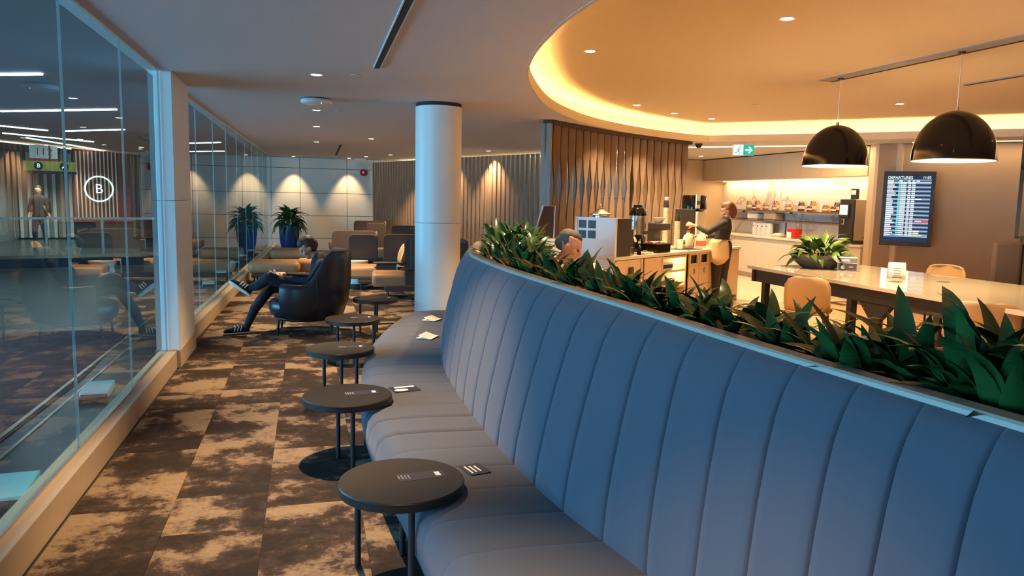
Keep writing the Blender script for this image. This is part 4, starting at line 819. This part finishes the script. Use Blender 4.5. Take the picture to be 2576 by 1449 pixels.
t = item('leaflet_stack', 'flat stack of papers at the counter front', 'papers', .92, .1); G().box((0, 0, .012), (.3, .16, .024), .1).make('papers', M['ctop'], t); G().box((.06, .02, .03), (.12, .05, .02), .3).make('wrapped_bar', M['tanleather'], t, bevel=.005)
t = item('coffee_grinder', 'tall dark drinks dispenser with a blue and white card at the back of the counter', 'dispenser', 3.42, .6)
G().box((0, 0, .28), (.34, .3, .56)).make('housing', M['ctop'], t, bevel=.01); G().lathe([(.15, .56), (.2, .6), (.2, .8), (.19, .82), (0, .82)], n=26).make('hopper', M['gloss'], t, smooth=True); G().box((-.2, -.16, .72), (.13, .02, .22)).make('card', M['paper'], t); G().box((-.2, -.172, .70), (.13, .006, .06)).make('card_band', M['bluepot'], t)
# stepped screen: kiosk board, white monitor box, two tan chairs by the planter end
t = thing('leaning_board', 'tall slanted brown board in a pale frame beside the screen', 'board', (2.95, 9.35, 0), -.15)
g = G().add([(-.17, -.02, .98), (.13, -.02, 1.0), (.13, -.02, 1.52), (-.02, -.02, 1.52), (-.17, .02, .98), (.13, .02, 1.0), (.13, .02, 1.52), (-.02, .02, 1.52)], [(0, 1, 2, 3), (7, 6, 5, 4), (0, 4, 5, 1), (1, 5, 6, 2), (2, 6, 7, 3), (3, 7, 4, 0)]); g.make('board', M['brownfab'], t)
G().tube([(-.17, -.02, .98), (.13, -.02, 1.0), (.13, -.02, 1.52), (-.02, -.02, 1.52)], .015, 6, True).make('frame', M['gold'], t); G().box((0, .06, .5), (.26, .06, 1.0)).make('stand', M['plinth'], t)
t = thing('white_bin', 'white square-topped bin standing behind the man', 'bin', (2.72, 8.35, 0), -.3); G().box((0, 0, .56), (.26, .3, 1.12)).make('housing', M['plastic'], t, bevel=.008); G().box((0, 0, 1.14), (.28, .32, .03)).make('lid', M['plastic'], t, bevel=.006)

# ------------------------------------------------------------------ dining chairs and communal table
def shell_chair(loc, rz, label, seat=.60, wide=.45, group='tan shell chairs'):
    t = thing('shell_chair', label, 'chair', loc, rz, group)      # faces local +y, back at -y
    rows = []
    for z, wf, dy in ((seat, .92, -.12), (seat+.03, .97, -.17), (seat+.08, 1, -.195), (seat+.2, 1, -.21), (seat+.27, .97, -.218), (seat+.315, .86, -.222), (seat+.335, .66, -.225), (seat+.342, .4, -.225)):
        rows.append([(u*wide/2*wf, dy+.05*u*u, z-.0*u*u) for u in [-1+2*i/12 for i in range(13)]])
    b = G().grid(rows).make('backrest', M['tan'], t, smooth=True, ang=180); s_ = b.modifiers.new('s', 'SOLIDIFY'); s_.thickness = .018; s_.offset = 0
    e = [r[0] for r in rows]+rows[-1][1:-1]+[r[-1] for r in rows][::-1]; G().tube(e, .0105, 6).make('edge_piping', M['oak'], t, smooth=True)
    G().box((0, .04, seat), (wide*.95, .40, .035)).make('seat', M['tan'], t, bevel=.016, seg=3)
    for sx in (-1, 1):
        for sy in (-1, 1): G().tube([(sx*.15, .04+sy*.13, seat-.015), (sx*.2, .04+sy*.19, 0)], [.014, .010], 8).make('leg', M['black'], t, smooth=True)
        G().tube([(sx*.17, -.1, seat*.35), (sx*.17, .18, seat*.35)], .008, 6).make('stretcher', M['black'], t)
    return t
shell_chair((4.66, 6.22, 0), -.78, 'tan shell chair in front of the plant bowl end of the table', .58, .40)
shell_chair((4.86, 4.45, 0), -.85, 'nearest tan shell chair, at the right edge of the table', .58, .50)
shell_chair((6.75, 6.85, 0), pi/2+.2, 'tan shell chair on the far side of the table', .62, .45)
shell_chair((2.55, 8.75, 0), 2.6, 'tan chair back with pale top edge behind the planter end', .70, .3, None)
shell_chair((2.36, 7.15, 0), -2.2, 'small orange-tan chair back beside the white bin', .68, .3, None)
shell_chair((1.92, 6.32, 0), -pi/2+.3, 'tan chair under the man behind the planter', .44, .42, None)
ct = thing('communal_table', 'long white-topped communal table on black frame legs', 'table', (5.6, 4.9, 0))
TX0, TX1, TY0, TY1 = 4.76, 6.44, 1.8, 7.66
g = G().poly([(TX0+.12, TY1), (TX1, TY1), (TX1, TY0), (TX0-.05, TY0)], .865, .90); g.make('tabletop', M['quartz'], ct, world=True, bevel=.003)
for x in (TX0+.14, TX1-.1): G().box((x, (TY0+TY1)/2-.05, .80), (.05, TY1-TY0-.24, .13)).make('apron_rail', M['black'], ct, world=True)
for y in (TY1-.16, TY0+.1): G().box(((TX0+TX1)/2, y, .80), (TX1-TX0-.2, .05, .13)).make('apron_rail', M['black'], ct, world=True)
for x, ys_ in ((TX0+.14, (7.3, 5.92, 4.9, 2.4)), (TX1-.1, (7.2, 5.9, 4.3, 2.4))):
    for y in ys_: G().box((x, y, .37), (.065, .065, .74)).make('leg', M['black'], ct, world=True)
    for y in (5.6,):
        g = G().box((x+.0, y, .37), (.05, .1, .74))
        for s_ in (-1, 1): g.add([(x-.025, y+s_*.05, .74), (x-.025, y+s_*.2, .74), (x-.025, y+s_*.05, .58), (x+.025, y+s_*.05, .74), (x+.025, y+s_*.2, .74), (x+.025, y+s_*.05, .58)], [(0, 1, 2), (5, 4, 3), (0, 3, 4, 1), (1, 4, 5, 2), (2, 5, 3, 0)])
        g.make('trestle_leg', M['black'], ct, world=True)
for i, (x, y) in enumerate(((5.35, 5.9), (5.85, 5.85), (5.95, 4.3), (5.1, 3.6))): G().lathe([(.06, .0), (.06, .002)], (x, y, .9), 20).make('cable_grommet', M['brownfab'], ct, world=True)
# bowl planter
t = thing('plant_bowl', 'leafy green plant in a wide charcoal bowl on the white table', 'plant', (5.56, 7.30, .90))
G().lathe([(.17, 0), (.2, .012), (.27, .07), (.325, .14), (.335, .155), (.32, .152), (.25, .10), (0, .09)], n=40, sx=1, sy=.85).make('bowl', M['greybowl'], t, smooth=True, ang=50); G().cyl((0, 0, .1), .26, .03, 24).make('soil', M['soil'], t)
for i in range(58):
    f = i/58; a = i*2.4; el = -.05+1.25*f+random.uniform(-.25, .25); r = .22*(1-.6*f); leafobj(random.choice(LB), t, (cos(a)*r, sin(a)*r*.8, .12+.12*f), a+random.uniform(-.4, .4), el, random.uniform(-.7, .7), random.uniform(.65, .95))
g = G()
for i in range(7): a = i*.9; g.tube([(cos(a)*.05, sin(a)*.05, .1), (cos(a)*.14, sin(a)*.12, .24)], .006, 5)
g.make('stem', M['stem'], t)
# table tents
def tent(x, y, rz, w_, h, label, dark):
    t = thing('table_tent', label, 'card', (x, y, .90), rz)
    rows = []
    for i in range(13):
        a = pi*i/12; yy_ = -.06*cos(a); z = (h*sin(a)**.6) if 0 < i < 12 else 0; rows.append([(-w_/2, yy_, z), (w_/2, yy_, z)])
    o = G().grid(rows).make('card', M['paper' if not dark else 'paper'], t, smooth=True, ang=80); s_ = o.modifiers.new('s', 'SOLIDIFY'); s_.thickness = .002
    if dark:
        G().box((0, -.066, .045), (w_*.98, .003, .075), 0, -.10).make('print_lower', M['navy'], t); G().box((0, -.052, .118), (w_*.98, .003, .05), 0, -.55).make('print_upper', M['navy'], t)
        G().tube([(-.045, -.068, .04), (-.045, -.071, .04)], .02, 16).make('print_disc', M['paper'], t)
        g = G(); [g.box((-.02, -.058-.0+.006*q-.004, .105+.010*q), (.09-.012*q, .002, .004), 0, -.55) for q in range(3)]; g.box((.035, -.069, .045), (.04, .002, .006)); g.make('print_lines', M['paper'], t)
    else:
        g = G(); [g.box((0, -.064+.003*q, .035+.022*q), (.07-.008*(q % 2), .002, .004), 0, -.12) for q in range(4)]; g.make('print_lines', M['brownfab'], t)
        G().box((.0, -.064, .015), (.09, .002, .006)).make('print_name', M['darkplas'], t)
tent(5.68, 6.98, -.62, .19, .15, 'dark printed table tent with a white disc next to the plant bowl', True)
tent(5.6, 6.17, -.6, .15, .16, 'plain cream table tent in the middle of the white table', False)
# banquette and framed glass divider at right
t = thing('high_back_seat', 'tall brown channelled high-back seat behind the table', 'seat', (7.2, 5.65, 0), -.75)
for i in range(7): G().box((-.55+.26*i, .06, .84), (.255, .12, .88)).make('back_channel', M['darkbrown'], t, bevel=.035, seg=3)
G().box((.22, -.28, .42), (1.8, .55, .14)).make('seat', M['darkbrown'], t, bevel=.03); G().box((.22, -.2, .18), (1.7, .5, .36)).make('base', M['plinth'], t)
t = thing('framed_divider', 'black metal framed glass divider standing above the high-back seat', 'divider', (7.27, 5.62, 1.32), -.75)
z1 = 1.22
for x in (-.55, .35, 1.25): G().box((x, .16, z1/2-.01), (.035, .035, z1)).make('frame_post', M['black'], t)
for z in (0, .70, z1): G().box((.35, .16, z), (1.83, .035, .03)).make('frame_rail', M['black'], t)
for x in (-.1, .8):
    for a, b in ((.015, .685), (.715, z1-.015)): G().box((x, .16, (a+b)/2), (.86, .008, b-a)).make('glass_pane', M['clear'], t)
for x in (-.5, 1.2): G().box((x, .16, -.66), (.035, .035, 1.32)).make('support_post', M['black'], t)

# ------------------------------------------------------------------ pendants
def pendant(x, y, z, r, label):
    t = thing('pendant_lamp', label, 'lamp', (x, y, z), 0, None); h = .44*r/.335*.98
    prof = [(r, 0), (r*.99, .03)]+[(r*cos(a)*.985, .03+(h-.03)*sin(a)) for a in [pi/2*i/12 for i in range(1, 13)]]
    G().lathe(prof, n=56, cap=False).make('shade', M['gloss'], t, smooth=True)
    pin = [(q[0]*.975, q[1]*.975-.001) for q in prof]; G().lathe(pin, n=56, cap=False).make('shade_lining', M['inner'], t, smooth=True)
    G().lathe([(r*.975, 0), (r*1.003, -.002), (r*1.003, .006)], n=56, cap=False).make('rim', M['gold'], t, smooth=True)
    G().sph((0, 0, h*.55), .06, 16, 10).make('bulb', M['bulb'], t, smooth=True)
    G().tube([(0, 0, h), (0, 0, UZ-z)], .004, 6).make('cord', M['gold'], t); G().lathe([(.02, h-.01), (.014, h+.03), (0, h+.03)], n=14).make('cap', M['gold'], t); G().lathe([(.03, UZ-z-.03), (.03, UZ-z)], n=14).make('ceiling_cup', M['darkplas'], t)
    l = bpy.data.lights.new('lamp', 'POINT'); l.energy = 110; l.color = WARM; l.shadow_soft_size = .06; o = bpy.data.objects.new('lamp', l); COL.objects.link(o); o.parent = t; o.location = (0, 0, h*.3)
pendant(5.45, 7.0, 2.02, .335, 'black gloss dome pendant over the plant bowl end of the table'); pendant(5.45, 5.46, 2.01, .335, 'nearer black gloss dome pendant over the middle of the table')

# ------------------------------------------------------------------ kitchen niche on the right
KX = 9.35
cab = thing('wall_cabinet', 'row of plain beige overhead cabinet doors above the marble', 'cabinet', (KX, 14, 2.4))
for i in range(9): G().box((KX+.28, 11.14+.628*(i+.5), 2.38), (.56, .622, .5)).make('door', M['cab'], cab, world=True, bevel=.003)
bc = thing('back_counter', 'pale kitchen counter with cream front under the shelves', 'counter', (KX, 14, 0))
G().box((KX+.27, 14, .90), (.6, 5.7, .04)).make('worktop', M['ctop'], bc, world=True, bevel=.003)
for i in range(7): G().box((KX+.02, 11.18+.805*(i+.5), .49), (.03, .8, .76)).make('door', M['ctop'], bc, world=True, bevel=.002)
G().box((KX+.305, 14, .45), (.54, 5.65, .86)).make('body', M['cab'], bc, world=True); G().box((KX+.06, 14, .05), (.05, 5.65, .1)).make('plinth', M['trim'], bc, world=True)
l = G().box((KX+.50, 14, 2.125), (.03, 5.4, .012)).make('niche_light_strip', M['led2']); tag(l, 'warm light strip under the overhead cabinets', 'light strip')
area('niche_light', (KX+.45, 14, 2.11), (0, 0, 0), .05, 5.2, 24, (1, .62, .3))
sh = thing('wall_shelf', 'dark shelf with glass jars on the marble wall', 'shelf', (9.8, 13.9, 1.46)); G().box((9.79, 14.1, 1.458), (.28, 4.2, .028)).make('board', M['slat'], sh, world=True)
for y in (12.1, 14.0, 15.8): G().box((9.9, y, 1.43), (.06, .02, .04)).make('bracket', M['black'], sh, world=True)
sh = thing('wall_rack', 'lower dark rail shelf with boxes under the jar shelf', 'shelf', (9.8, 13.9, 1.24)); G().box((9.8, 14.1, 1.235), (.26, 4.1, .02)).make('board', M['slat'], sh, world=True); G().box((9.68, 14.1, 1.27), (.015, 4.1, .015)).make('rail', M['black'], sh, world=True)
for y in (12.08, 13.85, 16.1): G().box((9.69, y, 1.08), (.02, .02, .32)).make('post', M['black'], sh, world=True)
jy = [(15.48, .2, 'nutjar', 0), (15.14, .21, 'amber', 1), (14.82, .15, 'amber', 0), (14.44, .21, 'nutjar', 2), (14.0, .14, 'amber', 0), (13.56, .2, 'darkjar', 0), (13.18, .21, 'amber', 1), (12.78, .14, 'amber', 2), (12.46, .2, 'darkjar', 1)]
for i, (y, h, m_, ex) in enumerate(jy):
    nm = {'nutjar': 'nut-brown', 'amber': 'amber', 'darkjar': 'dark'}[m_]
    for j in range(2 if ex else 1):
        yy_, xx, hh_, rr = (y, 9.82, h, .062) if j == 0 else (y-.09 if ex == 2 else y-.02, 9.72, .12, .05)
        t = thing('jar', ('%s %s storage jar on the marble shelf, %s along from the left' % ('small front' if j else ('tall' if h > .18 else 'short'), nm, ORD[i])), 'jar', (xx, yy_, 1.472), 0, 'jars on the marble shelf')
        mm = m_ if j == 0 else ('darkjar' if ex == 1 else m_)
        G().lathe([(rr*.95, 0), (rr, .01), (rr, hh_*.75), (rr*.75, hh_*.86), (rr*.75, hh_*.9)], n=20).make('contents', M[mm], t, smooth=True); G().lathe([(rr*.82, hh_*.88), (rr*.82, hh_), (0, hh_)], n=20).make('lid', M['gold'], t, smooth=True); G().lathe([(rr*1.02, hh_*.25), (rr*1.02, hh_*.55)], n=20, cap=False).make('label', M['ctop'], t, smooth=True)
t = thing('carton', 'grey-topped carton on the lower rack, left one', 'box', (9.78, 15.1, 1.246)); G().box((0, 0, .08), (.2, .4, .16)).make('box', M['plastic'], t, bevel=.004); G().box((0, 0, .15), (.21, .41, .03)).make('lid', M['greywall'], t)
t = thing('carton', 'brown-fronted carton on the lower rack, right one', 'box', (9.78, 14.45, 1.246)); G().box((0, 0, .09), (.2, .42, .18)).make('box', M['cab'], t, bevel=.004); G().box((-.0, 0, .17), (.21, .43, .03)).make('lid', M['greywall'], t)
for i in range(4):
    t = thing('canister', 'white canister in the row on the back counter', 'canister', (9.72, 14.98-.17*i, .92), 0, 'white canisters on the back counter'); G().lathe([(.075, 0), (.08, .01), (.08, .24), (.07, .27), (0, .275)], n=20).make('body', M['plastic'], t, smooth=True); G().sph((-.078, 0, .2), .014, 8, 6).make('print_dot', M['darkplas'], t)
t = thing('food_tray', 'steel tray with pale food on the back counter', 'tray', (9.6, 13.95, .92)); G().lathe([(.16, 0), (.2, .05), (.19, .055)], n=26, sx=.8).make('tray', M['steel'], t, smooth=True); G().sph((0, 0, .05), (.12, .15, .035), 14, 8).make('food', M['ctop'], t, smooth=True)
t = thing('red_box', 'bright red box with white front on the back counter', 'box', (9.55, 13.35, .92)); G().box((0, 0, .1), (.18, .24, .2)).make('box', M['red'], t, bevel=.004); G().box((-.092, .05, .07), (.004, .14, .12)).make('front_label', M['paper'], t)
cm = thing('coffee_machine', 'tall steel coffee machine with small touch screen on the back counter', 'coffee machine', (9.62, 11.62, .92))
G().box((.02, 0, .43), (.48, .36, .74)).make('body', M['satin'], cm, bevel=.012); G().box((-.24, 0, .43), (.05, .36, .74)).make('front_column', M['darkplas'], cm, bevel=.01); G().box((-.28, .03, .60), (.03, .26, .24)).make('screen_bezel', M['darkplas'], cm, bevel=.004)
sc_ = G().box((-.297, .03, .61), (.006, .2, .17)).make('screen', M['signwhite'], cm)
for q in range(3): G().tube([(-.301, -.03+.06*q, .61), (-.303, -.03+.06*q, .61)], .014, 10).make('screen_icon', M['greywall'], cm)
G().box((-.02, 0, .03), (.54, .40, .06)).make('base', M['darkplas'], cm, bevel=.006); G().box((-.28, .03, .40), (.06, .08, .1)).make('spout', M['steel'], cm, bevel=.01); G().box((.0, -.182, .12), (.05, .004, .05)).make('badge', M['red'], cm)
t = thing('info_stand', 'small dark arched card on top of the coffee machine', 'card', (9.55, 11.66, 1.715), 0); G().box((0, 0, .10), (.06, .17, .2)).make('card', M['navy'], t, bevel=.02); G().box((-.032, 0, .13), (.003, .12, .08)).make('print', M['paper'], t)

# ------------------------------------------------------------------ departures monitor
mo = thing('departures_monitor', 'portrait departures screen in a black bezel on the taupe wall', 'monitor', (9.61, 10.45, 1.575), -pi/4)
mo.location = (9.605-.03, 10.455-.03, 1.575)
G().box((0, -.03, 0), (.76, .07, 1.22)).make('bezel', M['darkplas'], mo, bevel=.006); G().box((0, -.068, .0), (.655, .006, 1.08)).make('screen', M['screen'], mo)
text('DEPARTURES', .062, M['scrtext'], mo, (-.315, -.073, .505), (pi/2, 0, 0), 'heading', .0005); text('11:03', .055, M['scrtext'], mo, (.315, -.073, .508), (pi/2, 0, 0), 'clock', .0005, 'RIGHT')
gt, gg, gc = G(), G(), G(); gt.box((0, -.073, .468), (.64, .002, .007)); gt.box((0, -.073, .435), (.64, .002, .006)); gt.box((0, -.073, -.455), (.64, .002, .006))
for c_, w_ in ((-.27, .09), (-.12, .05), (.0, .03), (.065, .03), (.13, .05)): gt.box((c_, -.073, .452), (w_, .002, .010))
for i in range(27):
    z = .417-.0325*i
    if i % 2 == 0: gg.box((0, -.0718, z), (.64, .001, .029))
    w_ = .07+.06*random.random(); gt.box((-.315+w_/2, -.073, z), (w_, .002, .017)); gc.box((-.135, -.073, z), (.03, .002, .02)); gt.box((-.075, -.073, z), (.08, .002, .017)); gt.box((.01, -.073, z), (.04, .002, .017)); gt.box((.07, -.073, z), (.05, .002, .017))
    if i in (8, 24, 25): gt.box((.15, -.073, z), (.085, .002, .015))
gt.make('flight_rows', M['scrtext'], mo, kind='stuff'); gg.make('row_bands', M['scrgrey'], mo, kind='stuff'); gc.make('carrier_marks', M['scrcyan'], mo, kind='stuff')
G().box((.215, -.0735, .417-.0325*19), (.2, .002, .027)).make('red_status', M['scrred'], mo); G().box((.17, -.0735, .417-.0325*26), (.13, .002, .015)).make('yellow_status', M['scryel'], mo); G().box((.17, -.0745, .417-.0325*19), (.09, .002, .014)).make('status_text', M['scrtext'], mo)

# exit sign
ex = thing('exit_sign', 'green exit sign with running figure and arrow hanging from the ceiling', 'sign', (7.3, 11.78, 2.525), -.42)
G().box((0, 0, 0), (.36, .05, .19)).make('casing', M['plastic'], ex, bevel=.004); G().box((.085, -.027, 0), (.17, .004, .17)).make('green_face', M['green'], ex); G().box((-.088, -.027, 0), (.16, .004, .17)).make('white_face', M['signwhite'], ex)
g = G().box((.065, -.031, 0), (.07, .003, .026)); g.add([(.10, -.0325, .055), (.15, -.0325, 0), (.10, -.0325, -.055), (.075, -.0325, -.055), (.12, -.0325, 0), (.075, -.0325, .055)], [(0, 1, 4, 5), (1, 2, 3, 4)]); g.make('arrow', M['signwhite'], ex)
g = G()
for p in (((-.075, .02), (-.09, -.02), .012), ((-.09, -.02), (-.065, -.045), .009), ((-.065, -.045), (-.075, -.075), .008), ((-.092, -.022), (-.12, -.045), .009), ((-.12, -.045), (-.145, -.045), .008), ((-.075, .022), (-.045, .0), .007), ((-.078, .022), (-.11, .005), .007)): g.tube([(p[0][0], -.031, p[0][1]), (p[1][0], -.031, p[1][1])], p[2], 6)
g.sph((-.062, -.031, .05), .014, 10, 6); g.make('running_figure', M['green'], ex); G().box((0, 0, .11), (.03, .03, .032)).make('hanger', M['plastic'], ex)

# ------------------------------------------------------------------ downlights
def downlight(x, y, z, power, label, group, ang=80, r=.045, aim=None, rs=.03):
    t = thing('ceiling_downlight', label, 'downlight', (x, y, z), 0, group)
    G().lathe([(r, -.001), (r+.016, -.004), (r+.018, .0)], n=24, cap=False).make('trim_ring', M['plastic'], t, smooth=True); G().lathe([(r, -.0025), (r, -.001)], n=24).make('lens', M['lens'], t)
    if power: spot(t, (0, 0, -.012), power, ang, .7, aim=aim, r=rs)
row = [(.06, 1.35), (.075, 4.2), (.089, 7.04), (.121, 9.93), (.147, 12.26), (.187, 15.8)]
for i, (x, y) in enumerate(row): downlight(x, y, CZ, ROOM_W, '%s downlight from the camera in the row over the side tables' % ORD[i], 'downlights over the side tables', 74)
for i, (x, y) in enumerate(((1.15, 14.36), (2.05, 19.6), (3.9, 16.6), (3.2, 18.0))): downlight(x, y, CZ, ROOM_W, ['downlight above the winged lounge seats', 'downlight near the far end of the slatted screen', 'downlight in front of the slatted screen, right of the column', 'downlight beside the column at the slatted screen'][i], None, 95)
for i, (x, y) in enumerate(((-.36, 22.1), (1.15, 22.12))): downlight(x, y, CZ, 130, ['wall-washing downlight above the navy plant pot', 'wall-washing downlight left of the fire alarm'][i], None, 62, aim=(0, .22, -1))
downlight(1.54, 20.9, CZ, 60, 'downlight close to the fire alarm corner', None)
for i, (x, y) in enumerate(((2.5, 6.66), (4.5, 10.05), (5.42, 10.72), (6.3, 11.15), (7.55, 8.5))): downlight(x, y, UZ, SPOT_W*1.6, ['large single downlight in the curved end of the raised ceiling', 'downlight in the raised ceiling, left of the three at the counter', 'downlight in the raised ceiling, middle of the three at the counter', 'downlight in the raised ceiling, right of the three at the counter', 'downlight in the raised ceiling between the two pendants'][i], None, 100)
for i, (x, y) in enumerate(((3.2, 3.2), (3.4, 5.0), (4.6, 1.2), (8.2, 5.0))): downlight(x, y, UZ, SPOT_W*1.6, 'added recessed downlight in the near part of the raised ceiling', 'added near raised ceiling downlights', 100)  # added lamps without a seen counterpart, lighting the near side
for i, (x, y) in enumerate(((8.6, 13.6), (8.6, 15.6))): downlight(x, y, CZ, 190, ['downlight in the low ceiling before the kitchen niche, nearer', 'downlight in the low ceiling before the kitchen niche, farther'][i], None, 100)

# ------------------------------------------------------------------ ceiling fittings
t = thing('access_point', 'round white wireless access point on the ceiling with a blue light', 'access point', (.106, 8.75, CZ)); G().lathe([(.13, 0), (.13, -.012)], n=32).make('bracket', M['darkplas'], t); G().lathe([(.16, -.012), (.17, -.03), (.16, -.055), (.11, -.07), (0, -.075)], n=32).make('cover', M['plastic'], t, smooth=True); G().sph((.05, -.13, -.056), .008, 8, 6).make('status_light', emis('blue_led', (.1, .4, 1), 8), t)
for i, (a, b, wd) in enumerate((((.535, 3.9), (.563, 6.457), .04), ((.683, 16.38), (.736, 20.6), .05))):
    a = Vector(a); b = Vector(b); c = (a+b)/2; d = b-a
    t = thing('air_slot', ['long black linear air slot in the ceiling near the camera', 'short black linear air slot in the ceiling near the back wall'][i], 'vent', (c.x, c.y, CZ), atan2(d.y, d.x)); G().box((0, 0, -.004), (d.length, wd, .008)).make('slot', M['joint'], t); 
    for s_ in (-1, 1): G().box((0, s_*(wd/2+.006), -.004), (d.length, .008, .01)).make('slot_lip', M['ceil'], t)
t = thing('fire_alarm', 'red fire alarm sounder on the cream back wall', 'alarm', (1.575, 22.51, 2.272)); G().add([(.105*cos(pi/8+k*pi/4), y, .105*sin(pi/8+k*pi/4)) for y in (0, -.06) for k in range(8)], [tuple(range(8)), tuple(range(15, 7, -1))]+[(k, (k+1) % 8, 8+(k+1) % 8, 8+k) for k in range(8)]).make('housing', M['red'], t); G().sph((0, -.07, 0), (.04, .03, .04), 12, 8).make('strobe', M['plastic'], t, smooth=True)
t = thing('ceiling_camera', 'black dome camera under the ceiling beside the walnut screen', 'camera', (6.75, 12.35, CZ)); G().lathe([(.07, 0), (.07, -.03)], n=20).make('base', M['darkplas'], t); G().lathe([(.06, -.03), (.05, -.06), (.02, -.08), (0, -.082)], n=20).make('dome', M['gloss'], t, smooth=True)
t = thing('wall_unit', 'white flat device on the ceiling edge above the fire alarm', 'device', (1.45, 21.9, CZ)); G().box((0, 0, -.03), (.3, .16, .06)).make('housing', M['plastic'], t, bevel=.02)
t = thing('smoke_detector', 'white round detector at the top of the raised ceiling', 'detector', (3.93, 3.16, UZ)); G().lathe([(.09, 0), (.1, -.02), (.09, -.05), (.05, -.06), (0, -.06)], n=24).make('cover', M['plastic'], t, smooth=True); G().lathe([(.102, -.018), (.102, -.028)], n=24, cap=False).make('vent_band', M['greywall'], t)
for i, (x, y, z) in enumerate(((.42, 6.9, CZ), (.38, 9.8, CZ), (3.95, 9.6, UZ), (5.9, 9.3, UZ))):
    t = thing('sprinkler_cap', ['small flat sprinkler cap beside the end of the near air slot', 'small flat sprinkler cap behind the access point', 'sprinkler cap in the raised ceiling near the walnut screen', 'sprinkler cap in the middle of the raised ceiling'][i], 'sprinkler', (x, y, z)); G().lathe([(.04, 0), (.04, -.006), (0, -.008)], n=18).make('cap', M['ceil'], t); G().lathe([(.043, -.0005), (.043, -.002)], n=18, cap=False).make('gap_ring', M['joint'], t)
